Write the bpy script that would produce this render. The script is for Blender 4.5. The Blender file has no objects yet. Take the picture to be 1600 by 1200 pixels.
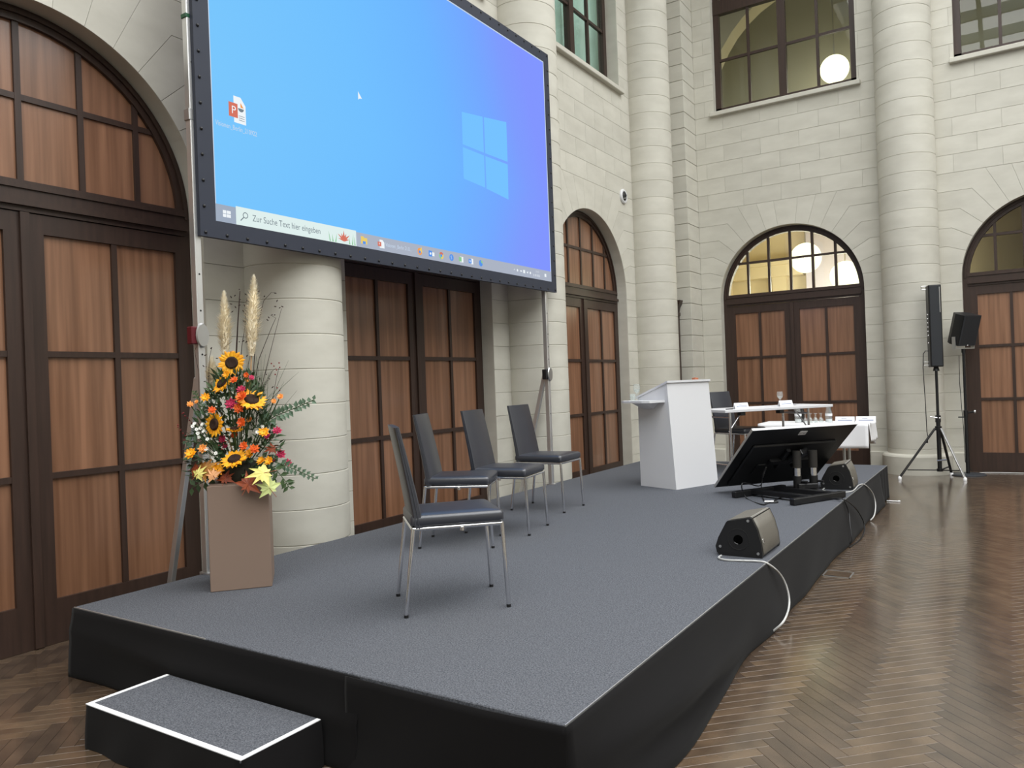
import bpy, bmesh, math, random
import numpy as np
from mathutils import Vector, Matrix, Quaternion
random.seed(7)
SC = bpy.context.scene
COL = SC.collection
PI = math.pi

# ------------------------------------------------------------------ camera
FPX, CZ = 1200.0, 1.62
YAW, PITCH, ROLL = math.radians(33.025), 0.0, math.radians(-2.128)
_f = Vector((-math.sin(YAW) * math.cos(PITCH), math.cos(YAW) * math.cos(PITCH), math.sin(PITCH)))
_r0 = _f.cross(Vector((0, 0, 1))).normalized()
_u0 = _r0.cross(_f)
CR = _r0 * math.cos(ROLL) + _u0 * math.sin(ROLL)
CU = -_r0 * math.sin(ROLL) + _u0 * math.cos(ROLL)
CF = _f
CAMP = Vector((0, 0, CZ))
cam_data = bpy.data.cameras.new('camera')
cam_data.sensor_width = 36.0
cam_data.lens = 36.0 * FPX / 1600.0
cam_data.clip_start = 0.05
cam_data.clip_end = 200
cam = bpy.data.objects.new('camera', cam_data)
COL.objects.link(cam)
cam.matrix_world = Matrix(((CR.x, CU.x, -CF.x, CAMP.x), (CR.y, CU.y, -CF.y, CAMP.y), (CR.z, CU.z, -CF.z, CAMP.z), (0, 0, 0, 1)))
SC.camera = cam

# ------------------------------------------------------------------ world, skylight, exposure
EXPO = 0.0
SC.view_settings.view_transform = 'Standard'
SC.view_settings.look = 'None'
SC.view_settings.gamma = 1.0
SC.view_settings.use_curve_mapping = False
SC.view_settings.exposure = EXPO
world = bpy.data.worlds.new('overcast_sky')
SC.world = world
world.use_nodes = True
bg = world.node_tree.nodes['Background']
bg.inputs[0].default_value = (0.80, 0.90, 1.0, 1)
bg.inputs[1].default_value = 1.0
sky = bpy.data.lights.new('skylight', 'AREA')
sky.shape = 'RECTANGLE'
sky.size, sky.size_y = 16.0, 22.8
sky.energy = 5600
sky.color = (1.0, 0.995, 0.975)
skyo = bpy.data.objects.new('skylight', sky)
COL.objects.link(skyo)
skyo.location = (4.6, 1.8, 11.6)
SC.cycles.max_bounces = 8
SC.cycles.diffuse_bounces = 4
SC.cycles.glossy_bounces = 4
SC.cycles.transmission_bounces = 8
SC.cycles.transparent_max_bounces = 12
SC.cycles.caustics_reflective = False
SC.cycles.caustics_refractive = False
SC.cycles.sample_clamp_indirect = 6.0

# ------------------------------------------------------------------ locating helpers (photo pixel + real plane -> point)
def ray(x, y):
    return CR * ((x - 800) / FPX) + CU * ((600 - y) / FPX) + CF
def onz(x, y, z):
    d = ray(x, y); return CAMP + d * ((z - CZ) / d.z)
def onx(x, y, X):
    d = ray(x, y); return CAMP + d * (X / d.x)
def ony(x, y, Y):
    d = ray(x, y); return CAMP + d * (Y / d.y)
def atd(x, y, depth):
    return CAMP + ray(x, y) * depth
def proj(p):
    v = Vector(p) - CAMP
    w = v.dot(CF)
    if w <= 0.05: return None
    return (800 + FPX * v.dot(CR) / w, 600 - FPX * v.dot(CU) / w)

# ------------------------------------------------------------------ materials
def srgb(r, g, b):
    def f(c):
        c /= 255.0
        return c / 12.92 if c <= 0.04045 else ((c + 0.055) / 1.055) ** 2.4
    return (f(r), f(g), f(b), 1)
MATS = {}
def mat(name, col, rough=0.5, metal=0.0, spec=0.5, var=0.0, noise=None, bump=None, sheen=0, coat=0, emit=None, attr=None, objrand=True):
    """noise = (colour2, scale, stretch xyz, detail); bump = (scale, stretch, strength, distance)"""
    m = bpy.data.materials.new(name)
    m.use_nodes = True
    nt = m.node_tree; N = nt.nodes; L = nt.links
    b = N['Principled BSDF']
    b.inputs['Base Color'].default_value = col
    b.inputs['Roughness'].default_value = rough
    b.inputs['Metallic'].default_value = metal
    b.inputs['Specular IOR Level'].default_value = spec
    if sheen: b.inputs['Sheen Weight'].default_value = sheen
    if coat:
        b.inputs['Coat Weight'].default_value = coat; b.inputs['Coat Roughness'].default_value = 0.15
    if emit:
        b.inputs['Emission Color'].default_value = emit[0]; b.inputs['Emission Strength'].default_value = emit[1]
    src = None
    rnd = None
    if var or noise:
        if attr:
            a = N.new('ShaderNodeAttribute'); a.attribute_name = attr; rnd = a.outputs['Fac']
        else:
            a = N.new('ShaderNodeObjectInfo'); rnd = a.outputs['Random']
    def coords(stretch, shift=True):
        g = N.new('ShaderNodeNewGeometry')
        mp = N.new('ShaderNodeVectorMath'); mp.operation = 'MULTIPLY'
        mp.inputs[1].default_value = stretch
        L.new(g.outputs['Position'], mp.inputs[0])
        if shift and rnd is not None:
            ad = N.new('ShaderNodeVectorMath'); ad.operation = 'ADD'
            sc = N.new('ShaderNodeMath'); sc.operation = 'MULTIPLY'; sc.inputs[1].default_value = 37.0
            L.new(rnd, sc.inputs[0]); L.new(mp.outputs[0], ad.inputs[0]); L.new(sc.outputs[0], ad.inputs[1])
            return ad.outputs[0]
        return mp.outputs[0]
    if noise:
        c2, scale, stretch, detail = noise
        t = N.new('ShaderNodeTexNoise'); t.inputs['Scale'].default_value = scale; t.inputs['Detail'].default_value = detail
        L.new(coords(stretch), t.inputs['Vector'])
        r = N.new('ShaderNodeMapRange'); r.inputs[1].default_value = 0.32; r.inputs[2].default_value = 0.68
        L.new(t.outputs['Fac'], r.inputs[0])
        mx = N.new('ShaderNodeMix'); mx.data_type = 'RGBA'
        mx.inputs[6].default_value = col; mx.inputs[7].default_value = c2
        L.new(r.outputs[0], mx.inputs[0])
        src = mx.outputs[2]
    if var:
        mr = N.new('ShaderNodeMapRange'); mr.inputs[3].default_value = 1 - var; mr.inputs[4].default_value = 1 + var
        L.new(rnd, mr.inputs[0])
        hv = N.new('ShaderNodeHueSaturation')
        if src: L.new(src, hv.inputs['Color'])
        else: hv.inputs['Color'].default_value = col
        L.new(mr.outputs[0], hv.inputs['Value'])
        src = hv.outputs[0]
    if src: L.new(src, b.inputs['Base Color'])
    if bump:
        scale, stretch, strength, dist = bump
        t = N.new('ShaderNodeTexNoise'); t.inputs['Scale'].default_value = scale; t.inputs['Detail'].default_value = 4
        L.new(coords(stretch, False), t.inputs['Vector'])
        bp = N.new('ShaderNodeBump'); bp.inputs['Strength'].default_value = strength; bp.inputs['Distance'].default_value = dist
        L.new(t.outputs['Fac'], bp.inputs['Height']); L.new(bp.outputs[0], b.inputs['Normal'])
    MATS[name] = m
    return m
def emis(name, col, strength):
    m = bpy.data.materials.new(name); m.use_nodes = True
    nt = m.node_tree; nt.nodes.clear()
    e = nt.nodes.new('ShaderNodeEmission'); o = nt.nodes.new('ShaderNodeOutputMaterial')
    e.inputs[0].default_value = col; e.inputs[1].default_value = strength
    nt.links.new(e.outputs[0], o.inputs[0]); MATS[name] = m
    return m
def glassm(name, tint, gloss=1.5, rough=0.0):
    m = bpy.data.materials.new(name); m.use_nodes = True
    nt = m.node_tree; nt.nodes.clear(); N = nt.nodes; L = nt.links
    o = N.new('ShaderNodeOutputMaterial'); mx = N.new('ShaderNodeMixShader')
    t = N.new('ShaderNodeBsdfTransparent'); t.inputs[0].default_value = tint
    g = N.new('ShaderNodeBsdfGlossy'); g.inputs['Roughness'].default_value = rough
    f = N.new('ShaderNodeFresnel'); f.inputs[0].default_value = gloss
    ge = N.new('ShaderNodeNewGeometry'); k = N.new('ShaderNodeMath'); k.operation = 'SUBTRACT'; k.inputs[0].default_value = 1.0
    L.new(ge.outputs['Backfacing'], k.inputs[1]); k2 = N.new('ShaderNodeMath'); k2.operation = 'MULTIPLY'; L.new(k.outputs[0], k2.inputs[0]); L.new(f.outputs[0], k2.inputs[1])
    L.new(k2.outputs[0], mx.inputs[0]); L.new(t.outputs[0], mx.inputs[1]); L.new(g.outputs[0], mx.inputs[2]); L.new(mx.outputs[0], o.inputs[0])
    MATS[name] = m
    return m

M_STONE = mat('limestone', (0.60, 0.58, 0.51, 1), 0.75, spec=0.25, var=0.035, noise=((0.525, 0.505, 0.44, 1), 2.2, (1, 1, 2.2), 6), bump=(9, (1, 1, 1), 0.15, 0.01))
M_STONEA = mat('limestone_joined', (0.60, 0.58, 0.51, 1), 0.75, spec=0.25, var=0.035, noise=((0.525, 0.505, 0.44, 1), 2.2, (1, 1, 2.2), 6), attr='rnd')
M_MORTAR = mat('mortar', (0.36, 0.34, 0.29, 1), 0.9)
M_WOOD = mat('walnut_panel', srgb(145, 105, 80), 0.30, spec=0.5, coat=0.35, var=0.10, noise=(srgb(112, 78, 57), 1.0, (19, 19, 0.7), 6))
M_DARK = mat('dark_stained_oak', srgb(62, 46, 39), 0.42, spec=0.4, noise=(srgb(52, 39, 33), 1.0, (30, 30, 2), 4))
M_PLANK = mat('parquet_plank', srgb(101, 83, 65), 0.2, spec=0.7, coat=0.6, var=0.13, noise=(srgb(72, 58, 46), 6.0, (1, 1, 1), 9), bump=(22, (1, 1, 1), 0.08, 0.01))
M_PLANKA = mat('parquet_plank_joined', srgb(93, 77, 61), 0.2, spec=0.7, coat=0.6, var=0.26, noise=(srgb(66, 54, 44), 6.0, (1, 1, 1), 9), bump=(22, (1, 1, 1), 0.08, 0.01), attr='rnd')
M_PLANK2 = mat('parquet_plank_dim_sheen', srgb(86, 71, 58), 0.2, spec=0.7, coat=0.6, var=0.13, noise=(srgb(60, 49, 41), 6.0, (1, 1, 1), 9), bump=(22, (1, 1, 1), 0.08, 0.01))  # darker copy for one plank direction, grain sheen put into the colour
M_SUB = mat('parquet_gap', srgb(30, 24, 20), 0.8)
M_CARPET = mat('grey_needle_felt', srgb(66, 68, 73), 0.95, spec=0.1, noise=(srgb(108, 110, 116), 150, (1, 1, 1), 4), bump=(220, (1, 1, 1), 0.5, 0.004))
M_SKIRT = mat('black_molton', srgb(17, 16, 17), 0.8, spec=0.12, sheen=0.045)
M_BLACK = mat('black_plastic', srgb(19, 19, 21), 0.45)
M_BLACKM = mat('black_powder_coat', srgb(20, 20, 22), 0.38, spec=0.5)
M_TAPE = mat('white_tape', (0.85, 0.85, 0.86, 1), 0.5)
M_ALU = mat('aluminium', (0.72, 0.72, 0.72, 1), 0.38, metal=0.85)
M_CHROME = mat('chrome', (0.78, 0.78, 0.80, 1), 0.12, metal=1.0)
M_LEATHER = mat('dark_blue_grey_leather', srgb(48, 50, 58), 0.34, spec=0.9, bump=(180, (1, 1, 1), 0.12, 0.003))
M_WHITE = mat('white_laminate', (0.69, 0.69, 0.71, 1), 0.45)
M_CLOTH = mat('white_linen', (0.86, 0.86, 0.88, 1), 0.9, spec=0.1)
M_PAPER = mat('white_card', (0.88, 0.88, 0.90, 1), 0.8)
M_PRINT = mat('blue_grey_print', srgb(110, 125, 165), 0.8)
M_INK = mat('grey_print', srgb(90, 90, 95), 0.8)
M_TAUPE = mat('taupe_pedestal', srgb(134, 114, 101), 0.55, spec=0.3)
M_GRILLE = mat('grey_grille', srgb(112, 108, 100), 0.5, metal=0.3, bump=(420, (1, 1, 1), 0.6, 0.003))
M_BORDER = mat('black_screen_border', srgb(50, 54, 66), 0.6, spec=0.3)
M_CREAM = mat('cream_plaster', srgb(226, 214, 184), 0.8)
M_UPPER = mat('grey_green_plaster', srgb(206, 202, 184), 0.8)
M_LILAC = mat('lilac_plaster', srgb(205, 200, 215), 0.8)
M_TEALC = mat('pale_curtain', srgb(196, 214, 206), 0.9)
M_CABLE = mat('light_grey_cable', srgb(190, 190, 188), 0.5)
M_CABLEB = mat('black_cable', srgb(26, 26, 28), 0.5)
M_STEEL = mat('brushed_steel', (0.55, 0.55, 0.55, 1), 0.35, metal=0.9)
M_RED = mat('dark_red_plastic', srgb(92, 20, 30), 0.4)
M_GREENP = mat('green_plastic', srgb(20, 80, 50), 0.4)
M_ORANGE = mat('terracotta_wood', srgb(176, 106, 74), 0.6)
M_ROOF = mat('roof_steel', srgb(120, 130, 132), 0.5)
M_PLASTER = mat('roof_plaster', srgb(215, 212, 200), 0.8)
M_PANE = glassm('window_glass', (0.93, 0.965, 0.96, 1), 1.5)
M_CLEAR = glassm('clear_glass', (0.93, 0.96, 0.95, 1), 1.6, 0.02)
_nt = M_CLEAR.node_tree; _o = [n for n in _nt.nodes if n.type == 'OUTPUT_MATERIAL'][0]; _m0 = _o.inputs[0].links[0].from_node
_d = _nt.nodes.new('ShaderNodeBsdfDiffuse'); _d.inputs[0].default_value = (.9, .9, .9, 1); _m1 = _nt.nodes.new('ShaderNodeMixShader'); _m1.inputs[0].default_value = .16
_nt.links.new(_m0.outputs[0], _m1.inputs[1]); _nt.links.new(_d.outputs[0], _m1.inputs[2]); _nt.links.new(_m1.outputs[0], _o.inputs[0])
M_GLOBE = emis('lamp_globe_glow', srgb(255, 246, 205), 2.2)

# ------------------------------------------------------------------ mesh building
class MB:
    def __init__(self): self.v = []; self.f = []; self.r = []
    def add(self, vs, fs, rnd=None):
        o = len(self.v)
        self.v += [tuple(p) for p in vs]
        self.f += [tuple(i + o for i in q) for q in fs]
        if rnd is not None: self.r += [rnd] * len(fs)
        return self
    def box(self, c, s, R=None, bev=0.0):
        cx, cy, cz = c; hx, hy, hz = s[0] / 2, s[1] / 2, s[2] / 2
        b = min(bev, hx * .9, hy * .9, hz * .9)
        vs = []; fs = []
        if b <= 0:
            vs = [Vector((sx * hx, sy * hy, sz * hz)) for sx in (-1, 1) for sy in (-1, 1) for sz in (-1, 1)]
            fs = [(0, 1, 3, 2), (4, 6, 7, 5), (0, 4, 5, 1), (2, 3, 7, 6), (0, 2, 6, 4), (1, 5, 7, 3)]
        else:
            idx = {}
            for sx in (-1, 1):
                for sy in (-1, 1):
                    for sz in (-1, 1):
                        for a in range(3):
                            h = [hx - b, hy - b, hz - b]; h[a] += b
                            idx[(sx, sy, sz, a)] = len(vs)
                            vs.append(Vector((sx * h[0], sy * h[1], sz * h[2])))
            for a in range(3):
                o1, o2 = [k for k in range(3) if k != a]
                for s_ in (-1, 1):
                    q = []
                    for p1, p2 in ((-1, -1), (1, -1), (1, 1), (-1, 1)):
                        t = [0, 0, 0]; t[a] = s_; t[o1] = p1; t[o2] = p2
                        q.append(idx[(t[0], t[1], t[2], a)])
                    fs.append(tuple(q))
                for s1 in (-1, 1):
                    for s2 in (-1, 1):
                        q = []
                        for e, ax in ((-1, o1), (1, o1), (1, o2), (-1, o2)):
                            t = [0, 0, 0]; t[a] = e; t[o1] = s1; t[o2] = s2
                            q.append(idx[(t[0], t[1], t[2], ax)])
                        fs.append(tuple(q))
            for sx in (-1, 1):
                for sy in (-1, 1):
                    for sz in (-1, 1):
                        fs.append(tuple(idx[(sx, sy, sz, a)] for a in range(3)))
        C = Vector(c)
        vs = [C + (R @ p if R is not None else p) for p in vs]
        return self.add(vs, fs)
    def span(self, a, b, bev=0.0):
        return self.box([(a[i] + b[i]) / 2 for i in range(3)], [abs(b[i] - a[i]) for i in range(3)], None, bev)
    def prism(self, poly, fn, d0, d1, rnd=None, inset=0.0, aniso=1.0):
        n = len(poly)
        p1 = offset_poly(poly, inset) if inset else poly
        if aniso != 1.0: p1 = [(a[0] + (b[0] - a[0]) * aniso, b[1]) for a, b in zip(poly, p1)]
        vs = [fn(a, d0, b) for a, b in poly] + [fn(a, d1, b) for a, b in p1]
        fs = [tuple(range(n)), tuple(range(2 * n - 1, n - 1, -1))] + [(i, (i + 1) % n, n + (i + 1) % n, n + i) for i in range(n)]
        return self.add(vs, fs, rnd)
    def tube(self, pts, r, n=8, cap=True):
        pts = [Vector(p) for p in pts]
        m = len(pts)
        rs = r if isinstance(r, (list, tuple)) else [r] * m
        vs = []; fs = []
        t0 = (pts[1] - pts[0]).normalized()
        up = Vector((0, 0, 1)) if abs(t0.z) < 0.9 else Vector((1, 0, 0))
        a = t0.cross(up).normalized()
        for i in range(m):
            t = (pts[min(i + 1, m - 1)] - pts[max(i - 1, 0)])
            t = t.normalized() if t.length > 1e-9 else t0
            a = (a - t * a.dot(t))
            a = a.normalized() if a.length > 1e-6 else t.orthogonal().normalized()
            b = t.cross(a)
            for k in range(n):
                an = 2 * PI * k / n
                vs.append(pts[i] + (a * math.cos(an) + b * math.sin(an)) * rs[i])
        for i in range(m - 1):
            for k in range(n):
                fs.append((i * n + k, i * n + (k + 1) % n, (i + 1) * n + (k + 1) % n, (i + 1) * n + k))
        if cap:
            fs.append(tuple(range(n))); fs.append(tuple(range((m - 1) * n, m * n)))
        return self.add(vs, fs)
    def bar(self, p0, p1, w, h, up=(0, 0, 1), bev=0.0):
        p0 = Vector(p0); p1 = Vector(p1); d = p1 - p0
        x = d.normalized(); u = Vector(up); y = u.cross(x)
        if y.length < 1e-6: y = x.orthogonal()
        y.normalize(); z = x.cross(y)
        R = Matrix((x, y, z)).transposed()
        return self.box((p0 + p1) / 2, (d.length, w, h), R, bev)
    def lathe(self, prof, n=24, c=(0, 0, 0), R=None, a0=0.0, a1=2 * PI, caps=(True, True)):
        full = abs(a1 - a0 - 2 * PI) < 1e-6
        k = n if full else n + 1
        C = Vector(c); vs = []; fs = []
        for r, z in prof:
            for i in range(k):
                an = a0 + (a1 - a0) * i / n
                p = Vector((r * math.cos(an), r * math.sin(an), z))
                vs.append(C + (R @ p if R is not None else p))
        for j in range(len(prof) - 1):
            for i in range(n):
                i2 = (i + 1) % k
                fs.append((j * k + i, j * k + i2, (j + 1) * k + i2, (j + 1) * k + i))
        if full:
            if caps[0] and prof[0][0] > 1e-5: fs.append(tuple(range(k)))
            if caps[1] and prof[-1][0] > 1e-5: fs.append(tuple(range((len(prof) - 1) * k, len(prof) * k)))
        return self.add(vs, fs)
    def mesh(self, name, m, smooth=0, recalc=True):
        me = bpy.data.meshes.new(name)
        me.from_pydata([tuple(p) for p in self.v], [], self.f)
        if self.r and len(self.r) == len(self.f):
            at = me.attributes.new('rnd', 'FLOAT', 'FACE')
            at.data.foreach_set('value', self.r)
        if recalc:
            bm = bmesh.new(); bm.from_mesh(me)
            bmesh.ops.recalc_face_normals(bm, faces=bm.faces)
            bm.to_mesh(me); bm.free()
        if smooth:
            me.polygons.foreach_set('use_smooth', [True] * len(me.polygons))
            me.set_sharp_from_angle(angle=math.radians(smooth))
        if m: me.materials.append(m)
        me.update()
        return me
    def build(self, name, m, parent=None, smooth=0, recalc=True, loc=None, rotz=0):
        return link(name, self.mesh(name, m, smooth, recalc), parent, loc, rotz)
def link(name, me, parent=None, loc=None, rotz=0):
    o = bpy.data.objects.new(name, me)
    COL.objects.link(o)
    if parent: o.parent = parent
    if loc is not None: o.location = loc
    if rotz: o.rotation_euler = (0, 0, rotz)
    return o
def offset_poly(poly, d):
    n = len(poly)
    ar = sum(poly[i][0] * poly[(i + 1) % n][1] - poly[(i + 1) % n][0] * poly[i][1] for i in range(n))
    sg = 1 if ar > 0 else -1
    out = []
    for i in range(n):
        p0, p1, p2 = Vector(poly[i - 1]), Vector(poly[i]), Vector(poly[(i + 1) % n])
        e1 = (p1 - p0); e2 = (p2 - p1)
        e1 = e1.normalized() if e1.length > 1e-9 else e2.normalized()
        e2 = e2.normalized() if e2.length > 1e-9 else e1
        n1 = Vector((-e1.y, e1.x)) * sg; n2 = Vector((-e2.y, e2.x)) * sg
        b = n1 + n2
        k = max(0.35, 1 + n1.dot(n2))
        q = p1 + b * (d / k)
        out.append((q.x, q.y))
    return out
def tag(o, label=None, cat=None, group=None, kind=None):
    if label: o['label'] = label
    if cat: o['category'] = cat
    if group: o['group'] = group
    if kind: o['kind'] = kind
    return o
def thing(name, label, cat, loc=(0, 0, 0), rotz=0.0, group=None):
    o = bpy.data.objects.new(name, None)
    o.empty_display_size = 0.1
    COL.objects.link(o)
    o.location = loc; o.rotation_euler = (0, 0, rotz)
    return tag(o, label, cat, group)
def copy_tree(o, parent=None):
    c = o.copy(); COL.objects.link(c); c.parent = parent
    for ch in list(o.children): copy_tree(ch, c)
    return c
def clip_convex(poly, clip):
    out = list(poly)
    n = len(clip)
    for i in range(n):
        a, b = clip[i], clip[(i + 1) % n]
        inp, out = out, []
        if not inp: break
        side = lambda p: (b[0] - a[0]) * (p[1] - a[1]) - (b[1] - a[1]) * (p[0] - a[0])
        for j in range(len(inp)):
            p, q = inp[j - 1], inp[j]
            sp, sq = side(p), side(q)
            if (sp >= 0) != (sq >= 0):
                t = sp / (sp - sq)
                out.append((p[0] + (q[0] - p[0]) * t, p[1] + (q[1] - p[1]) * t))
            if sq >= 0: out.append(q)
    return out
def rotm(z=0, y=0, x=0):
    return Matrix.Rotation(z, 3, 'Z') @ Matrix.Rotation(y, 3, 'Y') @ Matrix.Rotation(x, 3, 'X')
def text_mesh(body, size, align='LEFT'):
    c = bpy.data.curves.new('t', 'FONT'); c.body = body; c.size = size; c.align_x = align
    c.resolution_u = 3
    o = bpy.data.objects.new('t', c); COL.objects.link(o)
    dg = bpy.context.evaluated_depsgraph_get()
    me = bpy.data.meshes.new_from_object(o.evaluated_get(dg))
    vs = [tuple(v.co) for v in me.vertices]; fs = [tuple(p.vertices) for p in me.polygons]
    bpy.data.objects.remove(o); bpy.data.curves.remove(c); bpy.data.meshes.remove(me)
    return vs, fs

# ------------------------------------------------------------------ the hall: dimensions
WX, WY = -5.23, 13.70            # faces of left and back wall
DXP, DYP = -5.40, 13.87          # door planes
HS = 0.40                        # stage height
CH = 0.2825                      # stone course
ZT = 10.60                       # wall top
def ZC(n): return 6.04 - CH * n
PL = lambda s, n, z: Vector((WX + n, s, z))
PB = lambda s, n, z: Vector((s, WY - n, z))
LBAYS = [(-1.45, 1.22), (2.50, 1.22), (6.45, 1.22), (10.38, 1.20)]
BBAYS = [(-3.16, 1.19), (0.60, 1.19), (4.36, 1.19)]
LCOLS = [0.53, 4.47, 8.41, 12.34]
BCOLS = [-1.28, 2.48]
ASP = 3.0                        # arch springing height
W0, W1 = 6.3225, 9.45            # upper windows

def wall_polys(smin, smax, bays, edges):
    """stone blocks of one wall as polygons (s, z)"""
    P = []
    def rect(a, b, z0, z1):
        if b - a > 0.02: P.append([(a, z0), (b, z0), (b, z1), (a, z1)])
    # ground storey, bay by bay
    for i, (c, R) in enumerate(bays):
        sl, sr = edges[i], edges[i + 1]
        arc = lambda th: (R * math.cos(th), ASP + R * math.sin(th))
        th10 = math.asin((ZC(10) - ASP) / R)
        TH = {10: th10, 9: math.radians(20), 8: math.radians(31), 7: math.radians(42), 6: math.radians(53), 5: math.radians(63)}
        kink = {j: (((ZC(j) - ASP) / math.tan(TH[j])) if j != 10 else R * math.cos(th10)) for j in TH}
        for sgn, lim in ((-1, sl), (1, sr)):
            n = 21
            z0 = 0.0
            zs = [0.0] + [ZC(k) for k in range(21, 10, -1)]
            for a, b in zip(zs[:-1], zs[1:]):
                rect(min(lim, c + sgn * R), max(lim, c + sgn * R), a, b)
            # springing course
            pts = [(lim, ZC(11)), (c + sgn * R, ZC(11)), (c + sgn * R, ASP)]
            for k in range(1, 4):
                x, z = arc(th10 * k / 3); pts.append((c + sgn * x, z))
            pts.append((lim, ZC(10))); P.append(pts)
            for j in range(10, 5, -1):
                t0, t1 = TH[j], TH[j - 1]
                pts = [(lim, ZC(j))]
                if j != 10: pts.append((c + sgn * kink[j], ZC(j)))
                for k in range(5):
                    x, z = arc(t0 + (t1 - t0) * k / 4); pts.append((c + sgn * x, z))
                pts.append((c + sgn * kink[j - 1], ZC(j - 1)))
                pts.append((lim, ZC(j - 1)))
                P.append(pts)
            for t0, t1 in ((63, 73), (73, 83)):
                pts = []
                for k in range(5):
                    x, z = arc(math.radians(t0 + (t1 - t0) * k / 4)); pts.append((c + sgn * x, z))
                for t in (t1, t0):
                    pts.append((c + sgn * (ZC(5) - ASP) / math.tan(math.radians(t)), ZC(5)))
                P.append(pts)
        pts = []
        for k in range(5):
            x, z = arc(math.radians(83 + 14 * k / 4)); pts.append((c + x, z))
        k = (ZC(5) - ASP) / math.tan(math.radians(83))
        pts += [(c - k, ZC(5)), (c + k, ZC(5))]
        P.append(pts)
    # upper courses
    n = 4; BL = 0.645
    while ZC(n) < ZT:
        z0, z1 = ZC(n + 1), min(ZC(n), ZT)
        ph = -3.226 + (BL / 2 if n % 2 else 0)
        k = math.floor((smin - ph) / BL)
        a = ph + k * BL
        while a < smax:
            lo, hi = max(a, smin), min(a + BL, smax)
            segs = [(lo, hi)]
            if z1 > W0 + 0.02 and z0 < W1 - 0.02:
                for c, R in bays:
                    ns = []
                    for p, q in segs:
                        if q <= c - R or p >= c + R: ns.append((p, q)); continue
                        if p < c - R: ns.append((p, c - R))
                        if q > c + R: ns.append((c + R, q))
                    segs = ns
            for p, q in segs: rect(p, q, z0, z1)
            a += BL
        n -= 1
    return P

def stone_wall(name, fn, polys, hidden):
    base = MB()
    for p in polys: base.prism(p, fn, -0.30, -0.010)
    root = tag(base.build(name, M_MORTAR, recalc=False), kind='structure')
    root.data.materials.append(M_STONE)
    mi = []
    for p in polys: mi += [0, 0] + [1] * len(p)
    root.data.polygons.foreach_set('material_index', mi)
    sc = []
    for p in polys:
        cs = sum(q[0] for q in p) / len(p); cz = sum(q[1] for q in p) / len(p)
        pp = [proj(fn(q[0], 0, q[1])) for q in p]
        a = 0
        if all(pp) and not hidden(cs, cz):
            xs = [q[0] for q in pp]; ys = [q[1] for q in pp]
            w = min(1650, max(xs)) - max(-50, min(xs)); h = min(1250, max(ys)) - max(-50, min(ys))
            if w > 0 and h > 0: a = w * h
        sc.append((a, p))
    sc.sort(key=lambda t: -t[0])
    rest = MB()
    for i, (a, p) in enumerate(sc):
        if a > 0 and i < 300:
            MB().prism(p, fn, -0.012, 0.0, inset=0.0026, aniso=0.5).build('stone_block', M_STONE, root)
        else:
            rest.prism(p, fn, -0.012, 0.0, rnd=random.random(), inset=0.0026, aniso=0.5)
    tag(rest.build('stone_block_remainder', M_STONEA, root, recalc=False), kind='stuff')
    return root
def inpoly(x, y, P):
    c = False
    for i in range(len(P)):
        (x1, y1), (x2, y2) = P[i - 1], P[i]
        if (y1 > y) != (y2 > y) and x < (x2 - x1) * (y - y1) / (y2 - y1) + x1: c = not c
    return c
SCRX = -4.60
SY0, SY1, SZ0, SZ1 = 3.25, 8.14, 2.71, 5.60
scrq = [proj((SCRX, a, b)) for a, b in ((SY0, SZ0), (SY1, SZ0), (SY1, SZ1), (SY0, SZ1))]
def hid_left(s, z):
    q = proj(PL(s, 0, z))
    return q is None or inpoly(q[0], q[1], scrq)
wl = stone_wall('wall_left', PL, wall_polys(-11.0, 13.15, LBAYS, [-11.0] + LCOLS[:3] + [LCOLS[3]]) +
                [[(12.34, a), (13.15, a), (13.15, b), (12.34, b)] for a, b in zip([0.0] + [ZC(k) for k in range(21, 5, -1)], [ZC(k) for k in range(21, 4, -1)])], hid_left)
wb = stone_wall('wall_back', PB, wall_polys(-4.70, 14.0, BBAYS, [-4.70, -1.28, 2.48, 14.0]), lambda s, z: False)

# stepped stone corner between the two walls
cb = MB().span((-5.53, 13.15, 0), (-4.715, 14.0, ZT))
cb = tag(cb.build('wall_corner', M_MORTAR), kind='structure')
zs = [0.0] + [ZC(k) for k in range(21, -17, -1) if ZC(k) < ZT] + [ZT]
for i, (a, b) in enumerate(zip(zs[:-1], zs[1:])):
    MB().span((-5.24, 13.138, a + .004), (-4.703, 13.72, b - .004), 0.004).build('stone_block', M_STONE, cb)

# half columns with drums
def arc_drum(r, h):
    mb = MB(); a0, a1, n = math.radians(-118), math.radians(118), 18
    prof = [(r - .006, 0.0), (r, 0.006), (r, h - 0.006), (r - .006, h)]
    mb.lathe(prof, n, a0=a0, a1=a1)
    return mb.mesh('drum', M_STONE, 30)
DR = arc_drum(0.41, CH)
PLM = MB().lathe([(0.49, 0.0), (0.49, 0.275), (0.475, 0.30), (0.44, 0.315), (0.41, 0.318)], 20, a0=math.radians(-118), a1=math.radians(118)).mesh('plinth', M_STONE, 30)
def column(x, y, rz, label, plinth=True):
    t = thing('column', label, 'column', (x, y, 0), rz, 'half columns on the hall walls')
    if plinth: link('plinth', PLM, t)
    z = ZC(21)
    while z < ZT - 0.1:
        link('drum', DR, t, (0, 0, z)); z += CH
    MB().lathe([(0.392, 0.02), (0.392, ZT)], 18, a0=math.radians(-118), a1=math.radians(118)).build('core', M_MORTAR, t)
clabel = {4.47: 'stone half column standing right behind the flower arrangement',
          8.41: 'stone half column behind the right edge of the projection screen', 12.34: 'stone half column in the hall corner behind the white lectern'}
for y in LCOLS[1:]: column(-5.09, y, 0, clabel[y], y > 11)
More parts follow.
